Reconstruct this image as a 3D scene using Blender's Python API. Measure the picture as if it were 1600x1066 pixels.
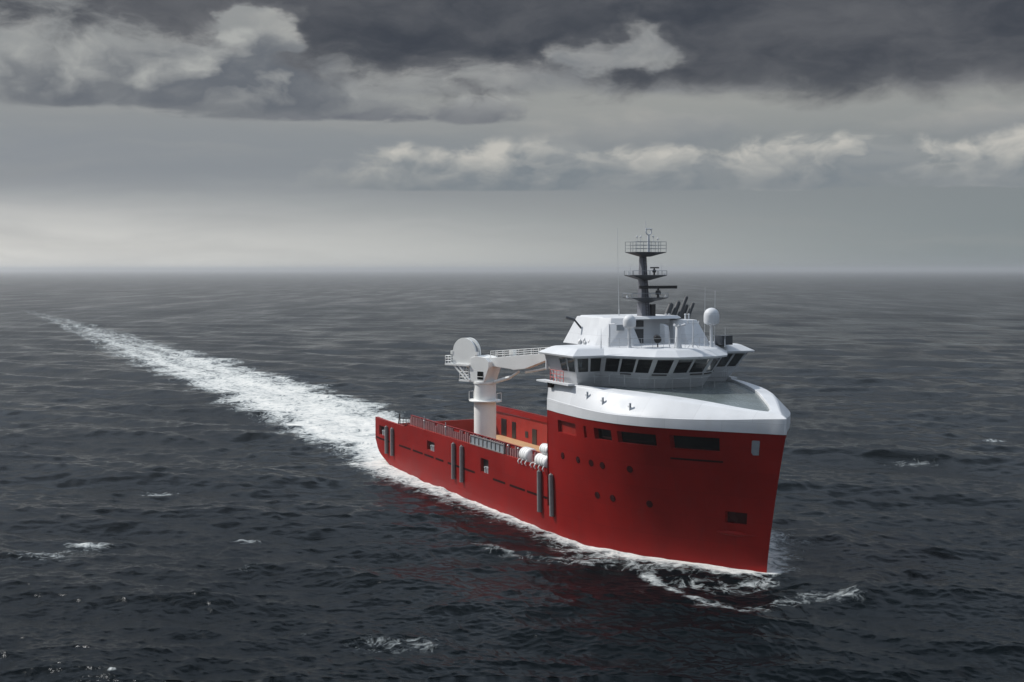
import bpy, math, random
import numpy as np
R = math.radians
random.seed(7)
sc = bpy.context.scene
for o in list(bpy.data.objects): bpy.data.objects.remove(o)
COL = sc.collection

# ------------------------------------------------------------------ camera
CAM_H = 28.0
cd = bpy.data.cameras.new('camera'); cam = bpy.data.objects.new('camera', cd); COL.objects.link(cam)
cd.sensor_width = 36.0; cd.lens = 45.0; cd.clip_start = 0.5; cd.clip_end = 60000
cam.location = (0, 0, CAM_H); cam.rotation_euler = (R(90) - math.atan(112 / 2000.0), 0, 0)
sc.camera = cam

# ------------------------------------------------------------------ pose of the ship
TH = R(25.139)                                   # heading: towards the viewer and to the right
AX = np.array([math.sin(TH), -math.cos(TH)]); PT = np.array([math.cos(TH), math.sin(TH)])
SHIP = np.array([-11.22, 190.32])                # transom centre on the waterline
SHIP_ROT = math.atan2(AX[1], AX[0])

# ------------------------------------------------------------------ sun, sky, exposure
SUN_AFT, SUN_EL = 46.0, 45.0                     # degrees abaft the starboard beam, elevation
sv = -math.sin(R(SUN_AFT)) * AX - math.cos(R(SUN_AFT)) * PT
SUN_DIR = np.array([sv[0] * math.cos(R(SUN_EL)), sv[1] * math.cos(R(SUN_EL)), math.sin(R(SUN_EL))])
SUN_AZ = math.atan2(SUN_DIR[0], SUN_DIR[1])      # from +Y towards +X
ld = bpy.data.lights.new('sun', 'SUN'); sun = bpy.data.objects.new('sun', ld); COL.objects.link(sun)
ld.energy = 3.9; ld.angle = R(0.53); ld.color = (1.0, 0.965, 0.91)
from mathutils import Vector
sun.rotation_euler = Vector(SUN_DIR).to_track_quat('Z', 'Y').to_euler()
sun.location = (-60, 60, 120)
sc.view_settings.view_transform = 'Standard'; sc.view_settings.look = 'None'
sc.view_settings.gamma = 1.0; sc.view_settings.exposure = 0.0; sc.view_settings.use_curve_mapping = False


class NT:
    """small helper for writing node trees as expressions"""
    def __init__(s, tree): s.t = tree; s.n = tree.nodes; s.l = tree.links; s.n.clear()
    def put(s, sock, v):
        if isinstance(v, bpy.types.NodeSocket): s.l.new(v, sock)
        elif v is not None:
            if sock.type == 'RGBA' and len(v) == 3: v = (*v, 1)
            sock.default_value = v
    def node(s, kind, **kw):
        nd = s.n.new(kind)
        for k, v in kw.items(): setattr(nd, k, v)
        return nd
    def m(s, op, a, b=None, c=None, clamp=False):
        nd = s.node('ShaderNodeMath', operation=op, use_clamp=clamp)
        for i, v in enumerate((a, b, c)): s.put(nd.inputs[i], v)
        return nd.outputs[0]
    def add(s, *a):
        r = a[0]
        for v in a[1:]: r = s.m('ADD', r, v)
        return r
    def mul(s, a, b): return s.m('MULTIPLY', a, b)
    def sub(s, a, b): return s.m('SUBTRACT', a, b)
    def ss(s, v, lo, hi, o0=0.0, o1=1.0):
        nd = s.node('ShaderNodeMapRange', interpolation_type='SMOOTHSTEP')
        for i, q in enumerate((v, lo, hi, o0, o1)): s.put(nd.inputs[i], q)
        return nd.outputs[0]
    def lin(s, v, lo, hi, o0=0.0, o1=1.0):
        nd = s.node('ShaderNodeMapRange')
        for i, q in enumerate((v, lo, hi, o0, o1)): s.put(nd.inputs[i], q)
        return nd.outputs[0]
    def vec(s, x, y, z):
        nd = s.node('ShaderNodeCombineXYZ')
        for i, q in enumerate((x, y, z)): s.put(nd.inputs[i], q)
        return nd.outputs[0]
    def sep(s, v):
        nd = s.node('ShaderNodeSeparateXYZ'); s.put(nd.inputs[0], v); return nd.outputs
    def vm(s, op, a, b):
        nd = s.node('ShaderNodeVectorMath', operation=op); s.put(nd.inputs[0], a); s.put(nd.inputs[1], b)
        return nd.outputs[0]
    def noise(s, v, scale=1.0, detail=4.0, rough=0.5, dist=0.0, out=0, typ=None):
        nd = s.node('ShaderNodeTexNoise')
        if typ: nd.noise_type = typ
        s.put(nd.inputs['Vector'], v)
        nd.inputs['Scale'].default_value = scale; nd.inputs['Detail'].default_value = detail
        nd.inputs['Roughness'].default_value = rough; nd.inputs['Distortion'].default_value = dist
        return nd.outputs[out]
    def mix(s, f, a, b, blend='MIX'):
        nd = s.node('ShaderNodeMix', data_type='RGBA', blend_type=blend)
        s.put(nd.inputs[0], f); s.put(nd.inputs[6], a); s.put(nd.inputs[7], b)
        return nd.outputs[2]
    def curve(s, v, lo, hi, pts):
        """piecewise curve through pts (x, y), y in real units"""
        xs = [p[0] for p in pts]; ys = [p[1] for p in pts]; y0, y1 = min(ys), max(ys)
        nd = s.node('ShaderNodeValToRGB'); cr = nd.color_ramp; cr.interpolation = 'EASE'
        s.put(nd.inputs[0], s.lin(v, lo, hi))
        while len(cr.elements) > 1: cr.elements.remove(cr.elements[-1])
        for i, (x, y) in enumerate(pts):
            e = cr.elements[0] if i == 0 else cr.elements.new((x - lo) / (hi - lo))
            e.position = (x - lo) / (hi - lo); q = (y - y0) / (y1 - y0 or 1); e.color = (q, q, q, 1)
        return s.lin(nd.outputs[0], 0, 1, y0, y1)


world = bpy.data.worlds.new('World'); sc.world = world; world.use_nodes = True
def build_sky():
    w = NT(world.node_tree)
    d = w.node('ShaderNodeTexCoord').outputs['Generated']
    x, y, z = w.sep(d)
    az = w.mul(w.m('ARCTAN2', x, y), 57.2958); el = w.mul(w.m('ARCSINE', z), 57.2958)
    sky = w.node('ShaderNodeTexSky', sky_type='NISHITA', sun_disc=False)
    sky.sun_elevation = R(SUN_EL); sky.sun_rotation = SUN_AZ
    sky.air_density = 1.0; sky.dust_density = 2.0; sky.ozone_density = 1.0
    # warped coordinates in degrees of sky
    P = w.vec(az, el, 0.0)
    wn = w.noise(w.vm('MULTIPLY', P, (0.16, 0.30, 1)), 1.0, 5, 0.55, out=1)
    PW = w.vm('ADD', P, w.vm('MULTIPLY', w.vm('SUBTRACT', wn, (0.5, 0.5, 0.5)), (5.0, 2.2, 0)))
    # thin high veil: pale and warm low down towards the sun, grey-blue above
    glow = w.ss(az, -30, 26)
    low = w.mix(glow, (0.78, 0.765, 0.72), (0.215, 0.25, 0.26))
    mid = w.mix(glow, (0.250, 0.272, 0.298), (0.225, 0.250, 0.262))
    hi = w.mix(w.ss(az, -20, 10), (0.28, 0.295, 0.30), (0.315, 0.325, 0.315))
    streak = w.noise(w.vm('MULTIPLY', PW, (0.05, 0.55, 1)), 1.0, 6, 0.55)
    e1 = w.add(el, w.mul(w.sub(streak, 0.5), 2.0))
    base = w.mix(w.ss(e1, -0.2, 4.4), low, mid)
    base = w.mix(w.ss(e1, 4.8, 7.4), base, hi)
    base = w.mix(w.mul(w.ss(streak, 0.46, 0.68), 0.22), base, (0.36, 0.36, 0.35))

    def cumulus(col, seed, basee, top, cov, shade, lit, sx=0.20, sy=0.34, lo=0.30, hi_=0.40, soft=0.35, wob=0.5, bias=0.40, gain=3.2):
        """a bank of heaped cloud with a flat base, lit from the left and above"""
        v = w.vm('MULTIPLY', w.vm('ADD', PW, (seed, 0, seed)), (sx, sy, 0.13))
        n1 = w.noise(v, 1.0, 10, 0.57)
        v2 = w.vm('ADD', v, (-0.22, 0.17, 0))
        n2 = w.noise(v2, 1.0, 5, 0.5)
        be = w.add(basee, w.mul(w.sub(streak, 0.5), wob))
        prof = w.mul(w.ss(w.sub(el, be), -0.10, soft), w.ss(w.sub(el, top), -2.6, 1.2, 1.0, 0.0))
        dens = w.mul(n1, w.mul(prof, cov))
        mask = w.ss(dens, lo, hi_)
        # brightness: heads towards the sun, darker towards the base
        rim = w.m('ADD', bias, w.mul(w.sub(n1, n2), gain), clamp=True)
        thin = w.ss(dens, lo, hi_ + 0.16, 0.42, 0.0)
        up = w.ss(w.sub(el, be), 0.1, 2.4)
        br = w.m('MULTIPLY', w.add(rim, thin), w.add(0.20, w.mul(up, 0.95)), clamp=True)
        return w.mix(mask, col, w.mix(br, shade, lit))
    # a far bank, a nearer bank to the right, and a heap high on the left
    farcov = w.curve(az, -40, 40, [(-40, .9), (-24, .62), (-10, .70), (2, .9), (24, .95), (40, .9)])
    base = cumulus(base, 23.1, 4.9, 8.3, farcov, (0.215, 0.24, 0.262), (0.37, 0.37, 0.355), 0.12, 0.30, .34, .52)
    base = cumulus(base, 71.5, 6.9, 17.0, 1.0, (0.18, 0.195, 0.215), (0.38, 0.385, 0.375), 0.17, 0.34, .34, .66, 1.2, 1.6, bias=.30, gain=3.6)
    rightcov = w.curve(az, -40, 40, [(-40, .95), (-24, .45), (-12, .36), (-8, .62), (-4, .98), (3, 1.06), (8, .98), (11, 1.10), (24, 1.16), (40, 1.0)])
    base = cumulus(base, 3.7, 3.30, 6.6, rightcov, (0.195, 0.225, 0.250), (0.52, 0.51, 0.475), 0.22, 0.37, .26, .41, bias=.32, gain=4.6)
    midcov = w.curve(az, -40, 40, [(-40, .9), (-24, .5), (-17, .60), (-10, .95), (-2, 1.08), (.4, .90), (1.6, .40), (5, .2), (24, .3), (40, .8)])
    base = cumulus(base, 47.0, 5.9, 9.4, midcov, (0.125, 0.138, 0.165), (0.40, 0.41, 0.40), 0.13, 0.30, .33, .45, .8, 1.0, bias=.16, gain=3.4)
    leftcov = w.curve(az, -40, 40, [(-40, 1.0), (-24, .52), (-21, .92), (-19, 1.10), (-9, 1.10), (-5, .72), (2, .30), (5, .15), (40, .3)])
    base = cumulus(base, 11.3, 6.10, 11.0, leftcov, (0.130, 0.145, 0.168), (0.40, 0.41, 0.40), 0.19, 0.31, .30, .46, 1.0, 1.4, bias=.04, gain=4.4)
    # ragged dark deck overhead
    edge = w.curve(az, -40, 40, [(-40, 9.0), (-23, 9.7), (-16, 9.3), (-12, 9.4), (-9, 8.2), (-2, 7.9), (3, 7.6), (6.5, 7.9), (9, 7.2), (23, 6.9), (40, 7.6)])
    dn = w.noise(w.vm('MULTIPLY', w.vm('ADD', PW, (31, 0, 7)), (0.13, 0.26, 1)), 1.0, 10, 0.58)
    rag = w.curve(az, -40, 40, [(-40, 5.0), (-5, 6.4), (4, 5.4), (9, 3.2), (26, 2.8), (40, 4.0)])
    dd = w.add(w.sub(el, edge), w.mul(w.sub(dn, 0.5), w.mul(rag, 1.6)))
    # two thin places in the deck, torn at their rims
    PV = w.vm('ADD', P, w.vm('MULTIPLY', w.vm('SUBTRACT', wn, (0.5, 0.5, 0.5)), (11.0, 6.0, 0)))
    va, ve, _ = w.sep(PV)
    def hole(a0, e0, ra, re):
        q = w.add(w.m('POWER', w.m('DIVIDE', w.sub(va, a0), ra), 2.0), w.m('POWER', w.m('DIVIDE', w.sub(ve, e0), re), 2.0))
        return w.ss(q, 0.0, 1.6, 1.0, 0.0)
    dd = w.sub(dd, w.mul(hole(5.4, 10.0, 3.0, 1.2), 2.3))
    dd = w.sub(dd, w.mul(hole(-10.4, 10.9, 2.2, 1.2), 2.2))
    # far overhead the deck breaks up
    inv = w.m('DIVIDE', 1.0, w.m('MAXIMUM', z, 0.06))
    pl = w.vec(w.mul(x, inv), w.mul(y, inv), 0.0)
    bn = w.noise(pl, 0.75, 6, 0.55)
    brk = w.mul(w.ss(el, 12.5, 20), w.ss(bn, 0.32, 0.54))
    dm = w.mul(w.ss(dd, -0.35, 1.15), w.sub(1.0, brk))
    dcol = w.mix(w.ss(w.noise(w.vm('MULTIPLY', PW, (0.09, 0.22, 1)), 1.0, 6, 0.6), 0.36, 0.66), (0.046, 0.054, 0.070), (0.112, 0.118, 0.132))
    dcol = w.mix(w.ss(dd, 0.0, 2.2), w.mix(0.45, dcol, (0.20, 0.205, 0.215)), dcol)
    up_col = w.mix(w.ss(el, 13, 22), base, (0.70, 0.82, 0.98))
    cl = w.mix(dm, up_col, dcol)
    # Background runs at 0.1: the clouds are written at ten times their radiance
    cl10 = w.mix(1.0, cl, (10, 10, 10), 'MULTIPLY')
    clear = w.mul(w.ss(el, 12, 35), w.mul(brk, 0.35))
    colr = w.mix(clear, cl10, sky.outputs[0])
    bg = w.node('ShaderNodeBackground'); w.put(bg.inputs[0], colr); bg.inputs[1].default_value = 0.1
    o = w.node('ShaderNodeOutputWorld'); w.l.new(bg.outputs[0], o.inputs[0])
build_sky()
world.cycles.sampling_method = 'MANUAL'; world.cycles.sample_map_resolution = 512
sc.cycles.max_bounces = 6; sc.cycles.diffuse_bounces = 2; sc.cycles.glossy_bounces = 3
sc.cycles.transparent_max_bounces = 8; sc.cycles.volume_bounces = 0
sc.cycles.use_denoising = True; sc.cycles.sample_clamp_direct = 2.5; sc.cycles.sample_clamp_indirect = 4.0

# ------------------------------------------------------------------ materials
MATS = {}
def mat(name, color, rough=0.5, metal=0.0, spec=0.5, var=0.08, scale=0.6, bump=0.0, bscale=6.0, coat=0.0, streak=0.0, streakcol=(0.1, 0.06, 0.04), seams=False):
    m = bpy.data.materials.new(name); m.use_nodes = True; t = NT(m.node_tree)
    b = t.node('ShaderNodeBsdfPrincipled'); o = t.node('ShaderNodeOutputMaterial'); t.l.new(b.outputs[0], o.inputs[0])
    p = t.node('ShaderNodeTexCoord').outputs['Object']
    n = t.noise(p, scale, 6, 0.6)
    f = t.lin(n, 0.3, 0.7, 1.0 - var, 1.0 + var)
    c = t.mix(1.0, (*color, 1), t.vec(f, f, f), 'MULTIPLY')
    if streak:
        s = t.noise(t.vm('MULTIPLY', p, (1.6, 1.6, 0.10)), 1.0, 6, 0.65)
        c = t.mix(t.mul(t.ss(s, 0.52, 0.78), streak), c, (*streakcol, 1))
    if seams:                                     # welded plates: faint seam lines, each plate a touch different
        px, py, pz = t.sep(p)
        bk = t.node('ShaderNodeTexBrick'); t.put(bk.inputs['Vector'], t.vec(t.add(px, t.mul(py, .35)), pz, 0.0))
        for k_, v_ in (('Scale', 1.0), ('Mortar Size', 0.018), ('Mortar Smooth', .6), ('Brick Width', 5.6), ('Row Height', 2.35), ('Bias', 0.0)): bk.inputs[k_].default_value = v_
        bk.inputs['Color1'].default_value = (1, 1, 1, 1); bk.inputs['Color2'].default_value = (.92, .92, .92, 1); bk.inputs['Mortar'].default_value = (.72, .72, .72, 1)
        c = t.mix(1.0, c, bk.outputs['Color'], 'MULTIPLY')
    t.put(b.inputs['Base Color'], c)
    t.put(b.inputs['Roughness'], t.lin(n, 0.3, 0.7, max(0.02, rough * 0.8), min(1, rough * 1.25)))
    b.inputs['Metallic'].default_value = metal; b.inputs['Specular IOR Level'].default_value = spec
    b.inputs['Coat Weight'].default_value = coat; b.inputs['Coat Roughness'].default_value = 0.12
    if bump:
        bn = t.node('ShaderNodeBump'); bn.inputs['Strength'].default_value = bump; bn.inputs['Distance'].default_value = 0.05
        t.put(bn.inputs['Height'], t.noise(p, bscale, 3, 0.5)); t.l.new(bn.outputs[0], b.inputs['Normal'])
    MATS[name] = m; return m
M_RED = mat('red_paint', (0.228, 0.0076, 0.0064), 0.40, spec=0.14, var=0.12, scale=0.25, bump=0.05, bscale=0.9, streak=0.38, streakcol=(0.185, 0.024, 0.021), seams=True)
M_REDIN = mat('red_inner_paint', (0.27, 0.020, 0.015), 0.5, spec=0.25, var=0.15, scale=0.4, streak=0.5, streakcol=(0.15, 0.04, 0.028))
M_WHITE = mat('white_paint', (0.625, 0.645, 0.67), 0.45, spec=0.3, var=0.045, scale=0.5, bump=0.04, bscale=1.2, streak=0.22, streakcol=(0.55, 0.53, 0.49), seams=True)
M_CRANE = mat('crane_white', (0.84, 0.85, 0.83), 0.42, var=0.04, scale=0.5, streak=0.12, streakcol=(0.66, 0.62, 0.56))
M_GREY = mat('deck_grey', (0.125, 0.150, 0.152), 0.25, var=0.10, scale=0.4)
M_DARK = mat('dark_grey', (0.045, 0.05, 0.058), 0.45, var=0.12)
M_MAST = mat('mast_grey', (0.15, 0.155, 0.18), 0.45, var=0.08)
M_BLACK = mat('black', (0.010, 0.010, 0.012), 0.4)
M_RUB = mat('rubber', (0.20, 0.19, 0.19), 0.7, var=0.2, scale=3)
M_STEEL = mat('steel', (0.42, 0.43, 0.44), 0.4, var=0.1)
M_PANEL = mat('panel_grey', (0.24, 0.265, 0.29), 0.5, var=0.15, scale=1.5)
M_RIB = mat('rib_pink', (0.47, 0.27, 0.27), 0.5, var=0.15, scale=2)
M_SLOT = mat('slot_dark_red', (0.010, 0.003, 0.003), 0.6, spec=0.1)
M_PORT = mat('porthole_dark', (0.035, 0.005, 0.006), 0.25, spec=0.2)
M_RAFT = mat('raft_white', (0.85, 0.85, 0.84), 0.3, var=0.03)
def wood():
    m = bpy.data.materials.new('deck_wood'); m.use_nodes = True; t = NT(m.node_tree)
    b = t.node('ShaderNodeBsdfPrincipled'); o = t.node('ShaderNodeOutputMaterial'); t.l.new(b.outputs[0], o.inputs[0])
    p = t.node('ShaderNodeTexCoord').outputs['Object']
    n = t.noise(t.vm('MULTIPLY', p, (0.3, 6, 1)), 1.0, 6, 0.6)
    t.put(b.inputs['Base Color'], t.mix(t.ss(n, 0.35, 0.65), (0.40, 0.22, 0.10), (0.52, 0.33, 0.17)))
    b.inputs['Roughness'].default_value = 0.75
    return m
M_WOOD = wood()
def glass(name, tint, mixf):
    m = bpy.data.materials.new(name); m.use_nodes = True; t = NT(m.node_tree)
    o = t.node('ShaderNodeOutputMaterial')
    b = t.node('ShaderNodeBsdfPrincipled'); b.inputs['Base Color'].default_value = (0.012, 0.015, 0.018, 1); b.inputs['Roughness'].default_value = 0.03
    tr = t.node('ShaderNodeBsdfTransparent'); tr.inputs[0].default_value = (*tint, 1)
    mx = t.node('ShaderNodeMixShader'); mx.inputs[0].default_value = mixf
    t.l.new(tr.outputs[0], mx.inputs[1]); t.l.new(b.outputs[0], mx.inputs[2]); t.l.new(mx.outputs[0], o.inputs[0])
    return m
M_GLASS = glass('tinted_glass', (0.86, 0.90, 0.92), 0.42)
M_PANE = mat('dark_pane', (0.006, 0.007, 0.008), 0.10, spec=0.25, var=0.02)

# ------------------------------------------------------------------ mesh helper
class MB:
    def __init__(s): s.v = []; s.f = []; s.fm = []
    def add(s, vs, fs, mi=0):
        k = len(s.v); s.v += [tuple(map(float, p)) for p in vs]
        for f in fs: s.f.append(tuple(i + k for i in f)); s.fm.append(mi)
        return s
    def box(s, x0, x1, y0, y1, z0, z1, mi=0):
        return s.add([(x0, y0, z0), (x1, y0, z0), (x1, y1, z0), (x0, y1, z0), (x0, y0, z1), (x1, y0, z1), (x1, y1, z1), (x0, y1, z1)],
                     [(0, 3, 2, 1), (4, 5, 6, 7), (0, 1, 5, 4), (1, 2, 6, 5), (2, 3, 7, 6), (3, 0, 4, 7)], mi)
    def tube(s, a, b, r0, r1=None, n=8, mi=0, caps=True):
        a = Vector(a); b = Vector(b); r1 = r0 if r1 is None else r1
        d = (b - a).normalized(); u = d.orthogonal().normalized(); w = d.cross(u)
        vs = [a + (u * math.cos(2 * math.pi * i / n) + w * math.sin(2 * math.pi * i / n)) * r0 for i in range(n)]
        vs += [b + (u * math.cos(2 * math.pi * i / n) + w * math.sin(2 * math.pi * i / n)) * r1 for i in range(n)]
        fs = [(i, (i + 1) % n, n + (i + 1) % n, n + i) for i in range(n)]
        if caps: fs += [tuple(range(n))[::-1], tuple(range(n, 2 * n))]
        return s.add(vs, fs, mi)
    def path(s, pts, r, n=6):
        for a, b in zip(pts, pts[1:]): s.tube(a, b, r, n=n)
        return s
    def lathe(s, c, prof, n=24, axis='Z', mi=0):
        vs = []; fs = []
        for (r, h) in prof:
            for i in range(n):
                a = 2 * math.pi * i / n; p = (r * math.cos(a), r * math.sin(a), h)
                if axis == 'X': p = (h, r * math.cos(a), r * math.sin(a))
                if axis == 'Y': p = (r * math.sin(a), h, r * math.cos(a))
                vs.append((p[0] + c[0], p[1] + c[1], p[2] + c[2]))
        for j in range(len(prof) - 1):
            for i in range(n):
                fs.append((j * n + i, j * n + (i + 1) % n, (j + 1) * n + (i + 1) % n, (j + 1) * n + i))
        fs.append(tuple(range(n))[::-1]); fs.append(tuple(range((len(prof) - 1) * n, len(prof) * n)))
        return s.add(vs, fs, mi)
    def loops(s, loops, closed=True, cap0=True, cap1=True, mi=0):
        """loft between equal-length loops of points"""
        n = len(loops[0]); vs = [p for l in loops for p in l]; fs = []
        for j in range(len(loops) - 1):
            for i in range(n if closed else n - 1):
                k = (i + 1) % n
                fs.append((j * n + i, j * n + k, (j + 1) * n + k, (j + 1) * n + i))
        if cap0: fs.append(tuple(range(n))[::-1])
        if cap1: fs.append(tuple(range((len(loops) - 1) * n, len(loops) * n)))
        return s.add(vs, fs, mi)
    def extrude_x(s, poly, x0, x1, mi=0):
        return s.loops([[(x0, y, z) for y, z in poly], [(x1, y, z) for y, z in poly]], mi=mi)
    def extrude_y(s, poly, y0, y1, mi=0):
        return s.loops([[(x, y0, z) for x, z in poly], [(x, y1, z) for x, z in poly]], mi=mi)
    def rail(s, pts, h=1.1, bars=3, r=0.03, step=1.4):
        """guard rail along a polyline: posts and horizontal bars"""
        for a, b in zip(pts, pts[1:]):
            A = Vector(a); B = Vector(b); L = (B - A).length; k = max(1, round(L / step))
            for i in range(k + 1):
                p = A.lerp(B, i / k); s.tube(p, p + Vector((0, 0, h)), r, n=5)
            for j in range(bars):
                dz = Vector((0, 0, h * (j + 1) / bars)); s.tube(A + dz, B + dz, r * 0.9, n=5)
        return s
    def build(s, name, mats, parent=None, smooth=None, kind=None, label=None, bevel=None, recalc=True):
        me = bpy.data.meshes.new(name); me.from_pydata(s.v, [], s.f)
        for m_ in (mats if isinstance(mats, (list, tuple)) else [mats]): me.materials.append(m_)
        me.polygons.foreach_set('material_index', s.fm)
        if recalc:
            import bmesh
            bm = bmesh.new(); bm.from_mesh(me); bmesh.ops.remove_doubles(bm, verts=bm.verts, dist=1e-4)
            bmesh.ops.recalc_face_normals(bm, faces=bm.faces)
            if bevel: bmesh.ops.bevel(bm, geom=[e for e in bm.edges if len(e.link_faces) == 2 and e.calc_face_angle(0) > 0.6], offset=bevel, segments=2, affect='EDGES', profile=0.6)
            bm.to_mesh(me); bm.free()
        if smooth is not None:
            me.shade_smooth(); me.set_sharp_from_angle(angle=R(smooth))
        o = bpy.data.objects.new(name, me); COL.objects.link(o)
        if parent: o.parent = parent
        if kind: o['kind'] = kind
        if label: o['label'] = label
        return o

def empty(name, parent=None):
    o = bpy.data.objects.new(name, None); COL.objects.link(o)
    if parent: o.parent = parent
    return o

def pchip(X, Y):
    X = np.array(X, float); Y = np.array(Y, float); h = np.diff(X); dl = np.diff(Y) / h; d = np.zeros_like(X)
    for i in range(1, len(X) - 1):
        if dl[i - 1] * dl[i] > 0:
            w1 = 2 * h[i] + h[i - 1]; w2 = h[i] + 2 * h[i - 1]; d[i] = (w1 + w2) / (w1 / dl[i - 1] + w2 / dl[i])
    d[0] = dl[0]; d[-1] = dl[-1]
    def f(x):
        x = np.clip(np.asarray(x, float), X[0], X[-1]); i = np.clip(np.searchsorted(X, x) - 1, 0, len(h) - 1)
        t = (x - X[i]) / h[i]
        return ((1 + 2 * t) * (1 - t) ** 2) * Y[i] + t * (1 - t) ** 2 * h[i] * d[i] + t * t * (3 - 2 * t) * Y[i + 1] + t * t * (t - 1) * h[i] * d[i + 1]
    return f

# ------------------------------------------------------------------ hull form (x forward from the transom, y to port, z up from the waterline)
ZC = 13.16                                        # red / white boundary
_K = pchip(*zip((0, 9.7), (3, 9.85), (50, 9.85), (56.4, 9.95), (60, 10.3), (64.2, 10.45), (69.5, 9.75), (73.3, 8.35), (76.3, 6.45), (79.2, 4.2), (81.5, 2.25), (83.0, .98), (83.9, .28), (84.2, 0)))
_W = pchip(*zip((0, 9.6), (3, 9.85), (50, 9.85), (58, 9.6), (63.3, 8.75), (67.5, 7.6), (71, 6.0), (74.4, 3.95), (76.8, 2.45), (78.9, 1.25), (80.5, .48), (81.3, .14), (81.6, 0)))
def stem(z):
    t = max(-.2, min(1.0, z / ZC)); s = math.copysign(abs(t) ** 1.25, t); return 81.6 + 2.6 * s
def hpt(xn, z):
    """point of the starboard side: xn = lengthwise parameter (0..84.2), z height"""
    t = max(-.2, min(1.0, z / ZC)); s = math.copysign(abs(t) ** 1.25, t); e = 81.6 + 2.6 * s
    x = xn if xn < 56 else 56 + (xn - 56) * (e - 56) / 28.2
    kw = xn if xn < 56 else 56 + (xn - 56) * (25.6 / 28.2)
    hbv = float(_W(kw)) * (1 - s) + float(_K(xn)) * s
    return x, max(0.0, hbv)
def to_xn(x, z): return x if x < 56 else 56 + (x - 56) * 28.2 / (stem(z) - 56)
def hb_wl(x):
    x = np.asarray(x, float)
    return np.where((x < 0) | (x > 81.6), 0.0, _W(x))
_zb = pchip(*zip((0, 3.2), (0.8, 2.3), (2.5, 1.5), (5.5, 0.6), (8.5, -0.2), (12, -1.3), (16, -2.6), (84.2, -2.61)))
_zt = pchip(*zip((0, 6.5), (9, 6.45), (12.9, 6.5), (13.8, 6.85), (84.2, 6.851)))

ship = empty('supply_ship'); ship.location = (SHIP[0], SHIP[1], 0); ship.rotation_euler = (0, 0, SHIP_ROT)
ship['label'] = 'red offshore supply ship with white bridge and crane under way at sea'; ship['category'] = 'ship'

AFT_OPEN = [(2.1, 5.0, 4.2, 5.5), (21.1, 23.8, 4.4, 5.6), (38.6, 40.9, 4.0, 5.65)]
FORE_OPEN = [(to_xn(a, 11.8), to_xn(b, 11.8), c, d) for a, b, c, d in
             ((59.3, 63.4, 11.15, 12.40), (65.0, 65.45, 11.2, 12.42), (66.75, 69.3, 11.30, 12.42), (70.1, 74.2, 11.32, 12.45), (75.35, 79.25, 11.25, 12.52))]
ANCHOR = [(to_xn(78.35, 5), to_xn(80.2, 5), 4.38, 5.5)]

def side_grid(mb, xs, zs, opens, sgn, warp=None):
    def P(i, j):
        z = zs[j]
        if warp: z = warp(xs[i], z)
        x, h = hpt(xs[i], z); return (x, -sgn * h, z)
    nx, nz = len(xs), len(zs); vs = [P(i, j) for i in range(nx) for j in range(nz)]; fs = []
    for i in range(nx - 1):
        for j in range(nz - 1):
            cx = (xs[i] + xs[i + 1]) / 2; cz = (zs[j] + zs[j + 1]) / 2
            if any(a < cx < b and c < cz < d for a, b, c, d in opens): continue
            f = (i * nz + j, (i + 1) * nz + j, (i + 1) * nz + j + 1, i * nz + j + 1)
            if warp and len({(round(vs[k][0], 4), round(vs[k][1], 4), round(vs[k][2], 4)) for k in f}) < 3: continue
            fs.append(f if sgn > 0 else f[::-1])
    mb.add(vs, fs)

def grid_list(lo, hi, step, extra):
    g = list(np.arange(lo, hi + 1e-6, step)) + [e for e in extra if lo < e < hi]
    if abs(g[-1] - hi) > 1e-6: g.append(hi)
    g = sorted(g); out = [g[0]]
    for q in g[1:]:
        if q - out[-1] > 0.02: out.append(q)
        elif any(abs(q - e) < 1e-9 for e in extra): out[-1] = q
    return out

hull = MB()
xs1 = grid_list(0, 56, 1.0, [o for r_ in AFT_OPEN for o in r_[:2]]) + grid_list(56.4, 84.2, 0.45, [o for r_ in ANCHOR for o in r_[:2]])
zs1 = grid_list(-2.6, 6.85, 0.55, [o for r_ in AFT_OPEN + ANCHOR for o in r_[2:]])
def warp1(xn, z):
    return min(max(z, float(_zb(xn))), float(_zt(xn)) if xn < 14 else 6.85)
for sg in (1, -1):
    side_grid(hull, xs1, zs1, AFT_OPEN + ANCHOR, sg, warp1)
xs2 = grid_list(56.4, 84.2, 0.45, [o for r_ in FORE_OPEN for o in r_[:2]])
zs2 = grid_list(6.85, ZC, 0.55, [o for r_ in FORE_OPEN for o in r_[2:]])
for sg in (1, -1):
    side_grid(hull, xs2, zs2, FORE_OPEN, sg)
# counter under the stern and transom
xb = list(np.arange(0, 17, 1.0))
top = [(x, -hpt(x, float(_zb(x)))[1], float(_zb(x))) for x in xb]
hull.loops([top, [(p[0], -p[1], p[2]) for p in top]], closed=False, cap0=False, cap1=False)
hull.add([(0, -9.65, 3.2), (0, 9.65, 3.2), (0, 9.67, 5.3), (0, -9.67, 5.3)], [(0, 1, 2, 3)])
for sg in (1, -1): hull.box(0.0, 0.34, sg * 9.3 - (.1 if sg > 0 else .37), sg * 9.3 + (.37 if sg > 0 else .1), 3.2, 6.49)
# forecastle after bulkhead
hull.add([(56.4, -9.9, 2.9), (56.4, 9.9, 2.9), (56.4, 9.95, ZC), (56.4, -9.95, ZC)], [(0, 3, 2, 1)])
hull_o = hull.build('hull', M_RED, ship, smooth=28)

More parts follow.
